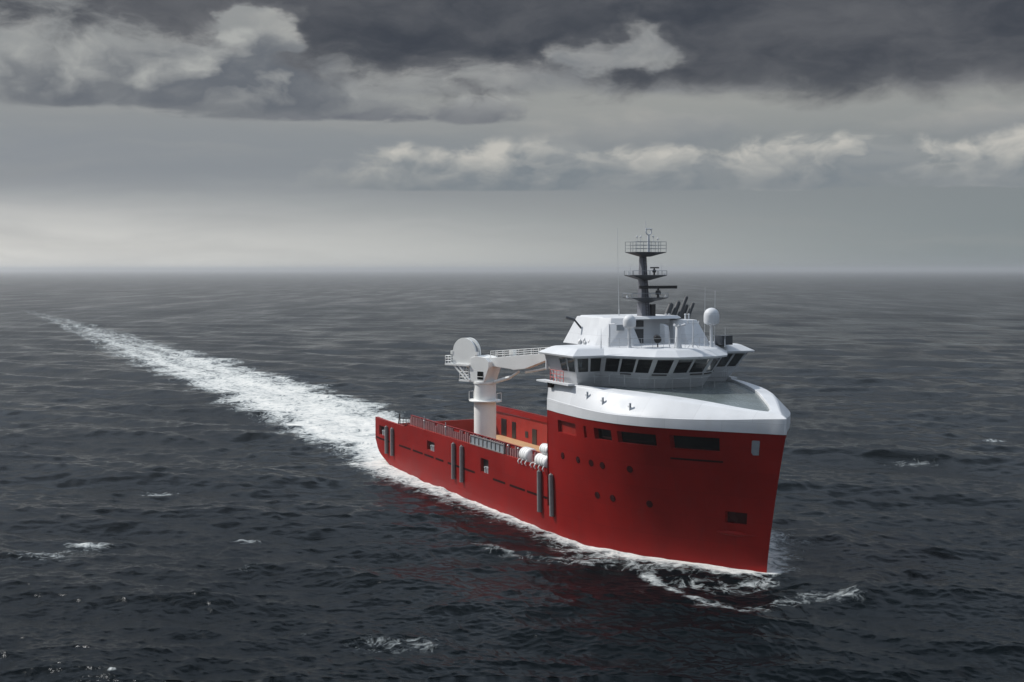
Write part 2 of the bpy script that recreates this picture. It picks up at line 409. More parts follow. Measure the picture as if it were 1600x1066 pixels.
# inner bulwark walls, rail cap and transom inside
bw = MB()
for sg in (1, -1):
    P = [x for x in np.arange(0.35, 56.6, 1.7)] + [56.35]
    inn = [(x, -sg * (hpt(x, 5)[1] - 0.42), 2.9) for x in P]; inu = [(x, p[1], float(_zt(x)) + 0.012) for x, p in zip(P, inn)]
    out = [(x, -sg * (hpt(x, 6)[1] + 0.03), float(_zt(x)) + 0.012) for x in P]
    bw.loops([inn, inu, out], closed=False, cap0=False, cap1=False)
bw.add([(0.35, -9.3, 2.9), (0.35, 9.3, 2.9), (0.35, 9.3, 5.35), (0.35, -9.3, 5.35), (0.02, 9.3, 5.35), (0.02, -9.3, 5.35), (0.02, -9.3, 4.4), (0.02, 9.3, 4.4)],
       [(0, 1, 2, 3), (3, 2, 4, 5), (5, 4, 7, 6)])
bw_o = bw.build('bulwark', M_REDIN, ship, smooth=30)
# main deck
dk = MB(); dk.add([(0.3, -9.5, 3.0), (56.4, -9.5, 3.0), (56.4, 9.5, 3.0), (0.3, 9.5, 3.0)], [(0, 1, 2, 3)])
dk.build('main_deck', M_WOOD, ship)
pd = MB().box(30, 56.3, 2.5, 9.2, 3.01, 3.3).build('deck_hatch', M_WOOD, ship)
# doors along the inside of the port bulwark
for (x0, x1, z0, z1) in ((2.6, 4.4, 3.1, 5.6), (6.4, 7.7, 3.1, 5.5), (13.2, 14.6, 3.0, 5.2), (10.9, 11.8, 3.7, 4.6), (18.2, 19.4, 3.2, 4.3)):
    y = 9.43
    MB().box(x0, x1, y - 0.06, y + 0.1, z0, z1).build('bulwark_opening', M_BLACK, bw_o)

# openings in the side: reveal and back in one mesh each
def recess(rect, sgn, depth, mats, name='window', parent=hull_o, lab=None):
    a, b, c, d = rect; mb = MB(); n = max(2, int((b - a) / 0.5))
    def pt(xn, z, dp):
        x, h = hpt(xn, z); return (x, -sgn * (h - dp), z)
    X = [a + (b - a) * i / n for i in range(n + 1)]
    for z in (c, d):
        mb.loops([[pt(x, z, 0) for x in X], [pt(x, z, depth) for x in X]], closed=False, cap0=False, cap1=False)
    for x in (a, b):
        mb.add([pt(x, c, 0), pt(x, d, 0), pt(x, d, depth), pt(x, c, depth)], [(0, 1, 2, 3)])
    mb.loops([[pt(x, c, depth) for x in X], [pt(x, d, depth) for x in X]], closed=False, cap0=False, cap1=False, mi=1)
    return mb.build(name, mats, parent, label=lab)
for sg in (1, -1):
    for r_ in AFT_OPEN:
        recess(r_, sg, 0.40, [M_REDIN, M_BLACK], 'mooring_opening')
        cx = r_[0] * 0.45 + r_[1] * 0.55
        for dx in (0.0, 0.75):            # pale bollards standing in the opening
            if sg > 0:
                MB().lathe((cx + dx - 0.1, -9.62, r_[2]), [(0.22, 0.0), (0.22, 0.55), (0.28, 0.57), (0.28, 0.72), (0.05, 0.74)], 12).build('bollard', M_STEEL, hull_o, smooth=40)
    for k, r_ in enumerate(FORE_OPEN):
        recess(r_, sg, 0.5 if k else 0.34, [M_RED, M_PANE if k else M_REDIN], 'window')
    for r_ in ANCHOR: recess(r_, sg, 0.30, [M_RED, M_PORT], 'anchor_pocket')

def hull_frame(xn, z, sgn=1):
    p = Vector((*[q for q in (hpt(xn, z)[0], -sgn * hpt(xn, z)[1])], z))
    px = Vector((hpt(xn + .05, z)[0], -sgn * hpt(xn + .05, z)[1], z)) - p
    pz = Vector((hpt(xn, z + .05)[0], -sgn * hpt(xn, z + .05)[1], z + .05)) - p
    n = px.cross(pz).normalized() * sgn
    return p, n, px.normalized(), pz.normalized()
def disc(xn, z, r, sgn, mb, off, thick, n=16, mi=0, sx=1.0):
    p, nn, u, w_ = hull_frame(xn, z, sgn)
    l0 = [p + nn * (off - thick) + u * r * sx * math.cos(2 * math.pi * i / n) + w_ * r * math.sin(2 * math.pi * i / n) for i in range(n)]
    l1 = [q + nn * thick for q in l0]
    mb.loops([l0, l1], mi=mi)
for sg in (1, -1):
    for x, z in ((60.0, 8.72), (63.1, 8.70), (65.4, 8.68), (67.1, 8.65), (70.65, 8.70), (65.6, 5.42), (67.75, 5.42), (71.9, 5.40)):
        mb = MB(); xn = to_xn(x, z)
        disc(xn, z, 0.36, sg, mb, 0.03, 0.1); disc(xn, z, 0.29, sg, mb, 0.045, 0.1, mi=1)
        mb.build('porthole', [M_PORT, M_PORT], hull_o)
    mb = MB(); p, nn, u, w_ = hull_frame(to_xn(81.85, 11.8), 11.8, sg)      # pale plate with cut corners near the stem
    poly = [(-.30, .70), (.30, .70), (.34, .62), (.34, -.70), (-.16, -.72), (-.33, -.48), (-.36, .62)]
    mb.loops([[p + nn * d_ + u * a * 1.05 + w_ * b for a, b in poly] for d_ in (-.08, .04)])
    mb.build('fairlead_plate', M_PANEL, hull_o, label='pale grey plate near the stem')
    mb = MB()                                                           # anchor bolster: a long lip
    X = np.linspace(77.4, 81.0, 13); secs = []
    for i, x in enumerate(X):
        t = i / 12; rr = 0.42 * math.sin(math.pi * min(1, t * 1.25 + .02)) ** .8 if t < .78 else 0.14 * (1 - (t - .78) / .3)
        xn = to_xn(x, 3.4); p, nn, u, w_ = hull_frame(xn, 3.42, sg)
        secs.append([p + nn * (rr * .75 * math.cos(a)) + w_ * (rr * .55 * math.sin(a)) for a in np.linspace(0, 2 * math.pi, 10, endpoint=False)])
    mb.loops(secs); mb.build('anchor_bolster', M_RED, hull_o, smooth=60)
    # thin dark slot under the foremost window
    mb = MB(); X = [to_xn(x, 10.25) for x in np.linspace(75.0, 79.2, 12)]
    rows = []
    for z, off in ((10.16, .0), (10.16, .02), (10.34, .02), (10.34, .0)):
        rows.append([(hpt(x, z)[0], -sg * (hpt(x, z)[1] + off), z) for x in X])
    mb.loops(rows, closed=False, cap0=False, cap1=False); mb.build('slot', M_SLOT, hull_o)
    # slots along the fender line
    for a, b in ((0.02, 6.6), (10.5, 15.1), (15.9, 19.6), (20.2, 23.5), (24.2, 26.9), (28.3, 36.9), (42.2, 45.6), (46.8, 50.8), (51.3, 54.6), (55.1, 56.4)):
        mb = MB(); n = max(2, int((b - a) / 1.2)); X = np.linspace(a, b, n + 1); rows = []
        for z, off in ((3.50, -.01), (3.50, .018), (3.74, .018), (3.74, -.01)):
            rows.append([(hpt(x, z)[0], -sg * (hpt(x, z)[1] + off), z) for x in X])
        mb.loops(rows, closed=False, cap0=False, cap1=False); mb.build('scupper_slot', M_SLOT, hull_o)
    # vertical pipe fenders in pairs
    for x in (5.85, 8.2, 30.65, 33.3, 54.65, 57.4):
        z0, z1 = (1.95, 5.7) if x < 10 else (2.0, 6.35)
        h0 = hpt(to_xn(x, z0), z0)[1]; h1 = hpt(to_xn(x, z1), z1)[1]
        mb = MB(); a = Vector((x, -sg * (h0 + .22), z0)); b = Vector((x, -sg * (h1 + .22), z1))
        mb.tube(a, b, 0.25, n=12); mb.tube(b, b + Vector((0, 0, .16)), 0.20, 0.06, n=12)
        mb.tube(a - Vector((0, 0, .10)), a, 0.2, 0.29, n=12)
        fo = mb.build('pipe_fender', M_RUB, ship, smooth=40)
    # cargo rail: plating with ribs
    cr = MB(); P = ([13.8] if sg > 0 else [0.4, 6.0, 12.5]) + list(np.arange(15, 56, 1.5)) + [56.38]; zr_ = 8.16 if sg > 0 else 7.45
    prof = [(0.52, 6.6), (0.52, zr_ - .11), (0.40, zr_), (0.72, zr_), (0.66, zr_ - .11), (0.66, 6.6)]
    cr.loops([[(x, -sg * (hpt(x, 6.8)[1] - o_), z_) for o_, z_ in prof] for x in P], closed=True)
    cro = cr.build('cargo_rail', M_RED, ship)
    rb = MB()
    if sg < 0: continue
    for x in np.arange(14.1, 56.2, 0.62):
        yy = hpt(x, 6.8)[1]; hgt = random.choice((8.05, 8.05, 7.75, 8.1)); f = random.uniform(.08, .12)
        rb.box(x - f / 2, x + f / 2, -sg * (yy - .50) if sg > 0 else yy - .50 - .30 + .3, -sg * (yy - .30) if sg > 0 else yy - .30, 6.87, hgt)
    rb.build('rail_ribs', M_RIB, cro, kind='stuff')
    for x in (19.5, 27.0, 45.8, 48.5):
        yy = -sg * (hpt(x, 6.8)[1] - .25)
        MB().tube((x, yy, 6.86), (x, yy, 7.75 if x > 40 else 8.6), .06, n=6).lathe((x, yy, 8.0), [(.05, -.1), (.14, 0), (.05, .1)], 8).build('stanchion', M_STEEL, cro)
    # slanting post and low bars beside the stern gap
    mb = MB(); mb.tube((9.4, -sg * 9.5, 6.4), (9.9, -sg * 9.5, 8.0), .10, n=6)
    mb.rail([(10.2, -sg * 9.55, 6.45), (13.7, -sg * 9.55, 6.6)], 1.1, 2, .045, 1.2)
    mb.build('stern_rail', M_DARK, ship)

# grey mesh panel on the starboard rail
gp = empty('side_panel', ship)
MB().box(35.4, 44.9, -9.68, -9.56, 6.92, 7.98).build('backing', M_PANEL, gp)
fr = MB()
for z in (6.9, 7.92): fr.box(35.3, 45.0, -9.80, -9.69, z, z + .1)
for x in np.linspace(35.3, 44.9, 9): fr.box(x, x + .09, -9.78, -9.70, 7.0, 7.92)
fr.build('panel_frame', M_RUB, gp)

# ------------------------------------------------------------------ white forecastle cap
S = np.unique(np.concatenate([np.linspace(0, 0.9, 56), np.linspace(0.9, 1.0, 22)]))
# inner edge of the white margin (deck edge), outer edge of its flat top, height of the knuckle below
_ri = pchip(*zip((56.4, 9.35), (61.5, 9.3), (63, 8.95), (65, 8.2), (68, 7.1), (73, 5.0), (76.5, 3.2), (79.3, 1.75), (80.8, .75), (81.5, 0)))
_zi = pchip(*zip((56.4, 16.12), (63, 16.2), (68, 16.12), (73, 15.92), (76.5, 15.62), (79.3, 15.28), (81.5, 15.02)))
_ro = pchip(*zip((56.4, 9.74), (61.5, 9.72), (63.5, 9.5), (66, 8.95), (70, 7.8), (74, 6.05), (77.3, 4.1), (80, 2.35), (82, 1.0), (83, .35), (83.4, 0)))
_zo = pchip(*zip((56.4, 16.1), (63, 16.14), (68, 16.0), (73, 15.80), (77, 15.48), (80, 15.18), (83.4, 14.95)))
_kn = pchip(*zip((56.4, 14.4), (62, 14.3), (70, 14.05), (76, 14.12), (80, 14.32), (82.5, 14.52), (84.2, 14.65)))
STEP = 0.28
cap = MB()
def cap_section(s, sgn):
    xo = 56.4 + s * 27.8; ko = float(_K(xo)); xm = 56.4 + s * 27.0; r_ = float(_ro(xm)); zr = float(_zo(xm))
    xi = 56.4 + s * 25.1; ri = float(_ri(xi)); zi = float(_zi(xi)); zk = float(_kn(xo))
    def L(a, b, t): return a + (b - a) * t
    q = 0 if s == 1 else 1
    pts = [(xo + .03 * s, ko + .035 * q, ZC), (xo + .05 * s, ko + .035 * q, ZC + .06), (xo + .04 * s, ko + .02 * q, L(ZC, zk, .97)), (L(xo, xm, .03), L(ko, r_, .03), L(zk, zr, .02)),
           (L(xo, xm, .06), L(ko, r_, .06), L(zk, zr, .07)), (L(xo, xm, .5), L(ko, r_, .5), L(zk, zr, .53)), (L(xo, xm, .90), L(ko, r_, .90), L(zk, zr, .94)),
           (xm, r_, zr), (L(xm, xi, .10), L(r_, ri, .10), L(zr, zi, .25)), (L(xm, xi, .97), L(r_, ri, .97), zi),
           (xi, ri, zi - .03), (xi - .03 * s, max(0, ri - .02), zi - STEP)]
    return [(x, -sgn * h, z) for x, h, z in pts]
for sg in (1, -1):
    cap.loops([cap_section(s, sg) for s in S], closed=False, cap0=False, cap1=False)
s0 = cap_section(0, 1); cap.add(s0 + [(p[0], -p[1], p[2]) for p in s0[::-1]], [tuple(range(2 * len(s0)))])
cap_o = cap.build('forecastle_cap', M_WHITE, ship, smooth=13)
# small upright fins and a low lip on the sloping plating
def cap_pt(x, t):
    s = (x - 56.4) / 26.6; sec = cap_section(s, 1); a = Vector(sec[4]); b = Vector(sec[7]); return a.lerp(b, t)
for x, t in ((64.8, .50), (67.3, .36), (70.9, .26)):
    p = cap_pt(x, t); mb = MB(); mb.box(p.x - .05, p.x + .04, p.y - .14, p.y + .06, p.z - .3, p.z + .6); mb.box(p.x - .5, p.x - .05, p.y - .02, p.y + .04, p.z - .3, p.z + .3)
    mb.box(p.x + .04, p.x + .06, p.y - .08, p.y + .02, p.z + .15, p.z + .5, 1)
    mb.build('deck_bracket', [M_WHITE, M_PANEL], cap_o)
# foredeck and bridge deck
S2 = [s for s in S if 56.4 + s * 25.1 > 60]
fd = MB(); rows = []
for s in S2:
    x, y, z = cap_section(s, 1)[-1]; rows.append([(x, y * t_, z + .012 + .10 * (1 - t_ * t_) * min(1, abs(y) / 3)) for t_ in np.linspace(1, -1, 9)])
fd.loops(rows, closed=False, cap0=False, cap1=False); fd.build('foredeck', M_GREY, ship, smooth=40)
bd = MB(); bd.box(56.5, 60.2, -9.25, 9.25, 15.0, 16.0); bd.build('bridge_deck', M_GREY, ship)

# ------------------------------------------------------------------ bridge
bridge_plan = [(56.8, -10.45), (63.6, -10.45), (63.6, -7.15), (68.3, -3.95), (69.35, -2.1), (69.35, 2.1), (68.3, 3.95), (63.6, 7.15), (63.6, 10.45), (56.8, 10.45)]
base_plan = [(56.9, -9.15), (61.7, -9.15), (61.7, -6.5), (65.7, -3.5), (66.7, -1.9), (66.7, 1.9), (65.7, 3.5), (61.7, 6.5), (61.7, 9.15), (56.9, 9.15)]
ZB, ZH = 15.75, 18.98
def plan_at(z):
    t = (z - 16.02) / (ZH - 16.02); return [(b[0] + (a[0] - b[0]) * t, b[1] + (a[1] - b[1]) * t) for a, b in zip(bridge_plan, base_plan)]
Z_S, Z_T = 17.56, 19.0
nw = [2, 2, 3, 1, 2, 1, 3, 2, 2]                  # windows per facet
br = MB(); panes = []
wing = {0: (0.42, 1.0), 8: (0.0, 0.58)}
for k in range(len(bridge_plan) - 1):
    def Q(u, z):
        p = plan_at(z); a, b = p[k], p[k + 1]; return Vector((a[0] + (b[0] - a[0]) * u, a[1] + (b[1] - a[1]) * u, z))
    L = (Q(1, 18) - Q(0, 18)).length
    nrm = (Q(1, 17) - Q(0, 17)).cross(Q(0, 18) - Q(0, 17)).normalized()
    u0, u1 = wing.get(k, (0, 1)); n = nw[k]; g = 0.24 / L; mg = 0.13 / L
    zc = [ZB, 16.9, Z_S, Z_T, 19.3]
    ws = []
    for i in range(n):
        a = u0 + mg + (u1 - u0 - 2 * mg + 2 * g * 0) * i / n; b = u0 + mg + (u1 - u0 - 2 * mg) * (i + 1) / n
        ws.append((a + g / 2, b - g / 2))
    us = [0.0] + [q for w_ in ws for q in w_] + [1.0]
    fs = []
    for a, b in zip(us, us[1:]):
        isw = any(abs(a - w_[0]) < 1e-9 for w_ in ws)
        for z0, z1 in zip(zc, zc[1:]):
            if isw and z0 == Z_S:
                c = [Q(a, z0), Q(b, z0), Q(b, z1), Q(a, z1)]; ci = [q - nrm * 0.09 for q in c]
                for q in range(4): r = (q + 1) % 4; br.add([c[q], c[r], ci[r], ci[q]], [(0, 1, 2, 3)])
                panes.append(([q - nrm * 0.06 for q in c], nrm)); continue
            br.add([Q(a, z0), Q(b, z0), Q(b, z1), Q(a, z1)], [(0, 1, 2, 3)])
p0, p1 = plan_at(ZB), plan_at(19.3)
# after wall (with broad openings behind the wings) and floor
aft = [(56.85, -9.2, 16.02), (56.85, 9.2, 16.02), (56.85, 5.5, 16.02), (56.85, -5.5, 16.02)]
br.add([(56.9, -9.15, 16.03), (56.9, 9.15, 16.03), (56.85, 9.8, 17.5), (56.85, -9.8, 17.5)], [(0, 1, 2, 3)])
br.add([(56.85, -6.0, 17.5), (56.85, 6.0, 17.5), (56.8, 6.0, 19.3), (56.8, -6.0, 19.3)], [(0, 1, 2, 3)])
for s_ in (-1, 1): br.box(56.7, 56.9, s_ * 10.2 - .12, s_ * 10.2 + .12, 17.5, 19.3)
br.add([(x, y, 16.9) for x, y in plan_at(16.9)], [tuple(range(10))])
bridge = br.build('bridge', M_WHITE, ship, recalc=False)
for c, nrm in panes:
    mb = MB(); mb.loops([[q - nrm * .015 for q in c], [q + nrm * .015 for q in c]]); mb.build('window', M_GLASS, bridge)
# console and chairs seen dimly behind the glass
ins = MB(); ins.box(63.6, 66.8, -2.6, 2.6, 16.92, 17.9); ins.box(60.2, 61.2, -5.5, 5.5, 16.92, 18.0); ins.box(58.2, 58.6, -4.0, -2.0, 16.92, 19.1); ins.box(58.2, 58.6, 2.0, 4.0, 16.92, 19.1)
ins.build('console', M_PANEL, bridge)
# dark bars under some windows, dark kick strip at the foot
def facet_bar(k, u0, u1, z, h, t, mb):
    p = plan_at(z); a, b = Vector((*p[k], z)), Vector((*p[k + 1], z)); d = (b - a); n = Vector((d.y, -d.x, 0)).normalized()
    q0, q1 = a + d * u0, a + d * u1
    mb.loops([[q0 - n * .05, q1 - n * .05, q1 + n * t, q0 + n * t], [q + Vector((0, 0, h)) for q in (q0 - n * .05, q1 - n * .05, q1 + n * t, q0 + n * t)]])
for k, a, b in ((2, .40, .62), (3, .10, .85), (4, .60, .95), (5, .05, .85), (6, .4, .62)):
    mb = MB(); facet_bar(k, a, b, 17.34, .13, .16, mb); mb.build('wiper_box', M_BLACK, bridge)
for k in (1, 2, 3, 4, 5, 6, 7):
    mb = MB(); facet_bar(k, 0, 1, 15.80, .34, .03, mb); mb.build('kick_strip', M_DARK, bridge)
for k in (7,):
    mb = MB(); facet_bar(k, 0.02, .98, 16.33, .52, .02, mb); mb.build('underwing_shade_panel', M_DARK, bridge)  # dark panel: colour stands in for the shaded opening under the port wing
# seams: thin ledge line round the front
mb = MB()
for k in range(1, 8): facet_bar(k, 0, 1, 16.98, .05, .05, mb)
mb.build('ledge', M_WHITE, bridge)
# roof
def offset(plan, d):
    out = []
    n = len(plan)
    for i in range(n):
        a, b, c = Vector(plan[i - 1]), Vector(plan[i]), Vector(plan[(i + 1) % n])
        e1 = (b - a).normalized(); e2 = (c - b).normalized(); n1 = Vector((e1.y, -e1.x)); n2 = Vector((e2.y, -e2.x))
        bis = (n1 + n2); k = d / max(.35, bis.length_squared / 2); out.append(tuple(b + bis * k / 1.0 * .5 * 2 / 2 if False else b + bis.normalized() * d / max(.5, bis.length / 2)))
    return out
pp = plan_at(19.15)
rf = MB()
L0 = [(x, y, 19.12) for x, y in offset(pp, .06)]; L1 = [(x, y, 19.14) for x, y in offset(pp, .42)]; L2 = [(x, y, 19.32) for x, y in offset(pp, .48)]
L3 = [(x, y, 19.92) for x, y in offset(pp, -.55)]; L4 = [(x, y, 20.02) for x, y in offset(pp, -.85)]
L5 = [(60.5 + (x - 60.5) * .45, y * .5, 20.22) for x, y in offset(pp, -1.0)]
rf.loops([L0, L1, L2, L3, L4, L5]); roof = rf.build('roof', M_WHITE, bridge)
rs = MB(); rs.rail([(63.0, -6.3, 20.03), (66.6, -3.2, 20.08), (67.6, 0, 20.1), (66.6, 3.2, 20.08), (63.0, 6.6, 20.03)], .95, 2, .022, 1.3)
rs.build('roof_rail', M_STEEL, bridge)
mb = MB()
for s_ in (-1, 1):
    mb.rail([(66.9, s_ * 4.9, 16.4), (63.4, s_ * 8.1, 16.45)], 1.0, 1, .02, 1.5)
mb.rail([(67.6, -3.6, 15.85), (68.6, 0, 15.95), (67.6, 3.6, 15.85)], 1.3, 1, .02, 2.2); mb.build('foredeck_rail', M_STEEL, ship)
# bridge wing platforms with rails
for s_ in (-1, 1):
    mb = MB(); mb.box(54.3, 56.75, s_ * 9.55 - .65, s_ * 9.55 + .45, 16.06, 16.22); mb.box(56.76, 62.2, s_ * 9.95 - .55, s_ * 9.95 + .2, 16.16, 16.34)
    wp = mb.build('wing_platform', M_WHITE, ship)
    m2 = MB(); m2.rail([(57.2, s_ * 10.0, 16.34), (60.2, s_ * 10.0, 16.34)], 1.15, 3, .035, .8); m2.build('wing_rail', mat('rail_red', (.55, .10, .09), .5) if 'rail_red' not in MATS else MATS['rail_red'], wp)
    MB().box(57.0, 57.7, s_ * 10.02 - .2, s_ * 10.02 + .25, 15.62, 16.15).build('lamp_box', M_SLOT, wp)

# ------------------------------------------------------------------ house above the bridge
house = MB()
def block(b0, b1, z0, z1): house.loops([[(x, y, z0) for x, y in b0], [(x, y, z1) for x, y in b1]])
block([(53.5, -6.6), (61.0, -6.9), (62.6, -6.0), (63.6, -3.6), (62.5, -2.1), (53.5, -2.1)], [(54.5, -5.4), (60.0, -5.6), (61.3, -5.0), (62.2, -3.5), (61.5, -2.9), (54.5, -2.9)], 20.05, 22.95)
block([(53.5, 2.2), (62.0, 2.2), (63.6, 3.0), (63.2, 6.0), (61.6, 6.7), (53.5, 6.5)], [(54.5, 2.6), (61.2, 2.6), (62.2, 3.2), (61.8, 5.2), (60.4, 5.6), (54.5, 5.4)], 20.05, 22.62)
block([(54.0, -2.6), (60.6, -2.6), (60.6, 2.6), (54.0, 2.6)], [(54.0, -2.8), (60.6, -2.8), (60.6, 2.8), (54.0, 2.8)], 20.05, 22.78)
# top plate bridging both blocks, thicker to starboard
block([(54.5, -5.3), (60.2, -5.5), (62.3, -3.4), (61.9, 2.9), (60.5, 4.1), (54.5, 4.1)], [(54.7, -5.0), (60.0, -5.2), (61.9, -3.3), (61.5, 2.7), (60.2, 3.8), (54.7, 3.8)], 22.80, 23.06)
house_o = house.build('upper_house', M_WHITE, ship, bevel=.05)
MB().box(60.55, 60.72, -2.35, -.75, 20.2, 21.7).box(60.55, 60.72, -2.35, -.75, 21.95, 22.6).build('doorway', M_DARK, house_o)
MB().loops([[(61.9, .55, 20.1), (62.6, .75, 20.1), (62.6, 1.25, 20.1), (61.9, 1.3, 20.1)], [(61.9, .55, 22.3), (62.5, .75, 22.1), (62.5, 1.25, 22.0), (61.9, 1.3, 22.2)]]).build('buttress', M_WHITE, house_o)
MB().box(62.52, 62.62, -5.1, -4.2, 21.7, 22.3).build('grille', M_PANEL, house_o)
MB().box(62.8, 64.4, 6.7, 8.0, 20.02, 21.0).build('equipment_box', M_DARK, ship)
MB().path([(62.6, -5.9, 22.4), (64.2, -6.2, 22.5)], .05).path([(62.9, -6.1, 20.1), (62.9, -6.1, 22.4)], .09).build('pipe', M_WHITE, house_o)
# exhaust pipes raked to port
for (x, y, h, r) in ((58.5, 3.3, 1.6, .34), (58.5, 4.15, 1.8, .29), (59.0, 4.6, 2.35, .22), (58.4, 5.4, 1.45, .27), (58.8, 5.9, 1.65, .21)):
    mb = MB(); a = Vector((x, y, 22.55)); b = a + Vector((0, .5 * h * .9, h)); mb.tube(a, b, r, r * .9, n=12); mb.tube(a - Vector((0, 0, .2)), a + Vector((0, .12, .25)), r * 1.25, n=12)
    mb.tube(b, b + Vector((.0, .10, .12)), r * .8, r * .7, n=12)
    mb.build('exhaust_pipe', M_DARK, house_o, smooth=40)
for (x, y) in ((59.6, 2.7), (59.6, 3.1), (60, 4.9), (60.2, 5.2)):
    MB().lathe((x, y, 22.6), [(.10, 0), (.10, .5), (.14, .5), (.12, .62), (.02, .64)], 10).build('vent_pipe', M_WHITE, house_o, smooth=40)

# radomes
def radome(x, y, z0, z1, r, hgt):
    e = empty('radome', ship)
    MB().lathe((x, y, 0), [(.26, z0), (.17, z0 + .35), (.17, z1 - .2), (.30, z1), (.1, z1 + .02)], 16).build('pedestal', M_WHITE, e, smooth=40)
    prof = [(r * .55, z1 - .02), (r * .92, z1 + .10), (r, z1 + .30), (r, z1 + hgt - r)]
    prof += [(r * math.cos(a), z1 + hgt - r + r * math.sin(a)) for a in np.linspace(.15, 1.5, 8)]
    MB().lathe((x, y, 0), prof, 28).build('dome', M_WHITE, e, smooth=50)
radome(64.6, -4.75, 20.0, 22.05, .66, 1.35)
radome(67.0, 3.55, 20.0, 22.35, .80, 1.72)
# horn post, searchlight, pole, whips
hp = MB(); hp.lathe((67.6, -.85, 0), [(.42, 20.05), (.30, 20.7), (.26, 22.2), (.20, 22.3)], 12); hp.build('signal_post', M_WHITE, ship, smooth=40)
hn = MB()
for dy, a in ((-.15, -.5), (.15, .5), (0, 0)): hn.tube((67.6, -.85 + dy, 22.3), (67.9, -.85 + dy + a, 22.45), .06, .14, n=10)
hn.build('horn', M_WHITE, ship, smooth=40)
sl = MB(); sl.tube((66.0, -2.25, 20.1), (66.0, -2.25, 20.7), .07, n=8); sl.tube((65.7, -2.15, 21.05), (66.25, -2.4, 20.9), .36, .38, n=16); sl.tube((66.0, -2.55, 20.7), (66.0, -1.95, 20.7), .05, n=6)
sl.build('searchlight', M_BLACK, ship, smooth=40)
ap = MB(); ap.tube((67.9, .75, 20.1), (67.9, .75, 22.9), .06, .05, n=8); ap.tube((67.9, .05, 22.6), (67.9, 1.45, 22.6), .035, n=6)
for q in (0.1, .75, 1.4): ap.tube((67.9, q, 22.6), (67.9, q, 22.8), .06, n=8)
ap.path([(67.9, .1, 20.1), (67.9, .75, 20.7), (67.9, 1.4, 20.1)], .03); ap.build('antenna_pole', M_WHITE, ship)
for (x, y, z0, z1) in ((57.5, -1.9, 22.9, 32.4), (66.6, 3.0, 20.1, 26.2), (66.2, 4.5, 20.1, 25.8), (64.0, -7.7, 20.0, 22.0), (67.2, -1.6, 20.1, 21.9), (66.9, 5.3, 20.0, 22.0)):
    mb = MB(); mb.tube((x, y, z0), (x, y, z0 + .8), .055, .045, n=6); mb.tube((x, y, z0 + .8), (x, y - .25 * (z1 > 30), z1), .028, .012, n=6); mb.build('whip_antenna', M_WHITE, ship)
# small folding davit at the after starboard corner of the roof
dv = MB(); dv.tube((56.6, -5.6, 20.1), (56.6, -5.6, 21.4), .20, .14, n=8); dv.tube((56.6, -5.6, 21.3), (56.2, -6.6, 22.6), .13, .10, n=8); dv.tube((56.2, -6.6, 22.6), (55.9, -7.5, 22.9), .17, .15, n=8)
dv.box(56.1, 57.1, -6.2, -5.0, 20.05, 20.35); dv.build('davit', M_DARK, ship)
for k_ in range(5):
    x = 57.3 + k_ * .55; MB().lathe((x, -6.6 - .2 * (k_ % 2), 20.02), [(.16, 0), (.16, .35 + .12 * (k_ % 3)), (.05, .5 + .12 * (k_ % 3))], 8).build('deck_fitting', M_STEEL, ship)

# ------------------------------------------------------------------ mast
mast = empty('mast', ship); MX, MY = 59.7, -.1
mb = MB()
def sq(x, y, a, b, z): return [(x - b, y - a, z), (x + b, y - a, z), (x + b, y + a, z), (x - b, y + a, z)]
mb.loops([sq(MX, MY, .55, .55, 23.0), sq(MX, MY - .1, .46, .42, 25.0), sq(MX, MY - .15, .36, .34, 27.4), sq(MX, MY - .2, .26, .26, 29.5)])
mb.build('mast_column', M_MAST, mast, bevel=.03)
for z, w_, d_, dep in ((29.83, 1.85, 1.1, .50), (27.40, 2.05, .95, .55), (25.02, 2.2, 1.0, .55)):
    pf = MB(); cy = MY + .05
    pf.loops([sq(MX + .2, cy - .1, .4, .4, z - dep), sq(MX + .2, cy, w_, d_, z - .06), sq(MX + .2, cy, w_, d_, z)])
    pf.build('platform', M_DARK, mast)
    rl = MB(); hgt = 1.08 if z > 29 else .45; q = [(MX + .2 - d_, cy - w_, z), (MX + .2 + d_, cy - w_, z), (MX + .2 + d_, cy + w_, z), (MX + .2 - d_, cy + w_, z), (MX + .2 - d_, cy - w_, z)]
    rl.rail(q, hgt, 3 if z > 29 else 1, .028, 1.0); rl.build('platform_rail', M_PANEL, mast)
    if z < 29:
        for s_ in (-1, 1):
            MB().lathe((MX + .4, cy + s_ * (w_ + .18), z + .02), [(.08, -.05), (.10, .05), (.08, .17), (.02, .2)], 8).tube((MX + .4, cy + s_ * (w_ - .05), z), (MX + .4, cy + s_ * (w_ + .2), z), .03).build('navigation_light', M_WHITE, mast)
        if z > 26:
            for s_ in (-1, 1): MB().tube((MX + .3, cy + s_ * (w_ - .12), z), (MX + .3, cy + s_ * (w_ - .12), z + 1.35), .025, .015, n=5).build('mast_whip', M_WHITE, mast)
def scanner(x, y, z, half, h, t):
    e = MB(); e.lathe((x, y, z), [(.16, 0), (.14, .3), (.30, .34), (.32, .55), (.24, .75), (.10, .8), (.10, .95)], 12)
    e.loops([[(x - t, y - half, z + .95), (x + t, y - half, z + .95), (x + t, y + half, z + .95), (x - t, y + half, z + .95)],
             [(x - t, y - half, z + .95 + h), (x + t, y - half, z + .95 + h), (x + t, y + half, z + .95 + h), (x - t, y + half, z + .95 + h)]])
    return e
sn = scanner(60.6, 1.1, 25.0, 2.28, .32, .14); sn.build('radar_scanner', M_BLACK, mast, smooth=40)
sn = MB(); sn.lathe((60.5, .65, 27.4), [(.09, 0), (.09, .25), (.20, .28), (.20, .5), (.07, .62), (.07, .72)], 12); sn.box(60.42, 60.58, .2, 1.2, 28.1, 28.24)
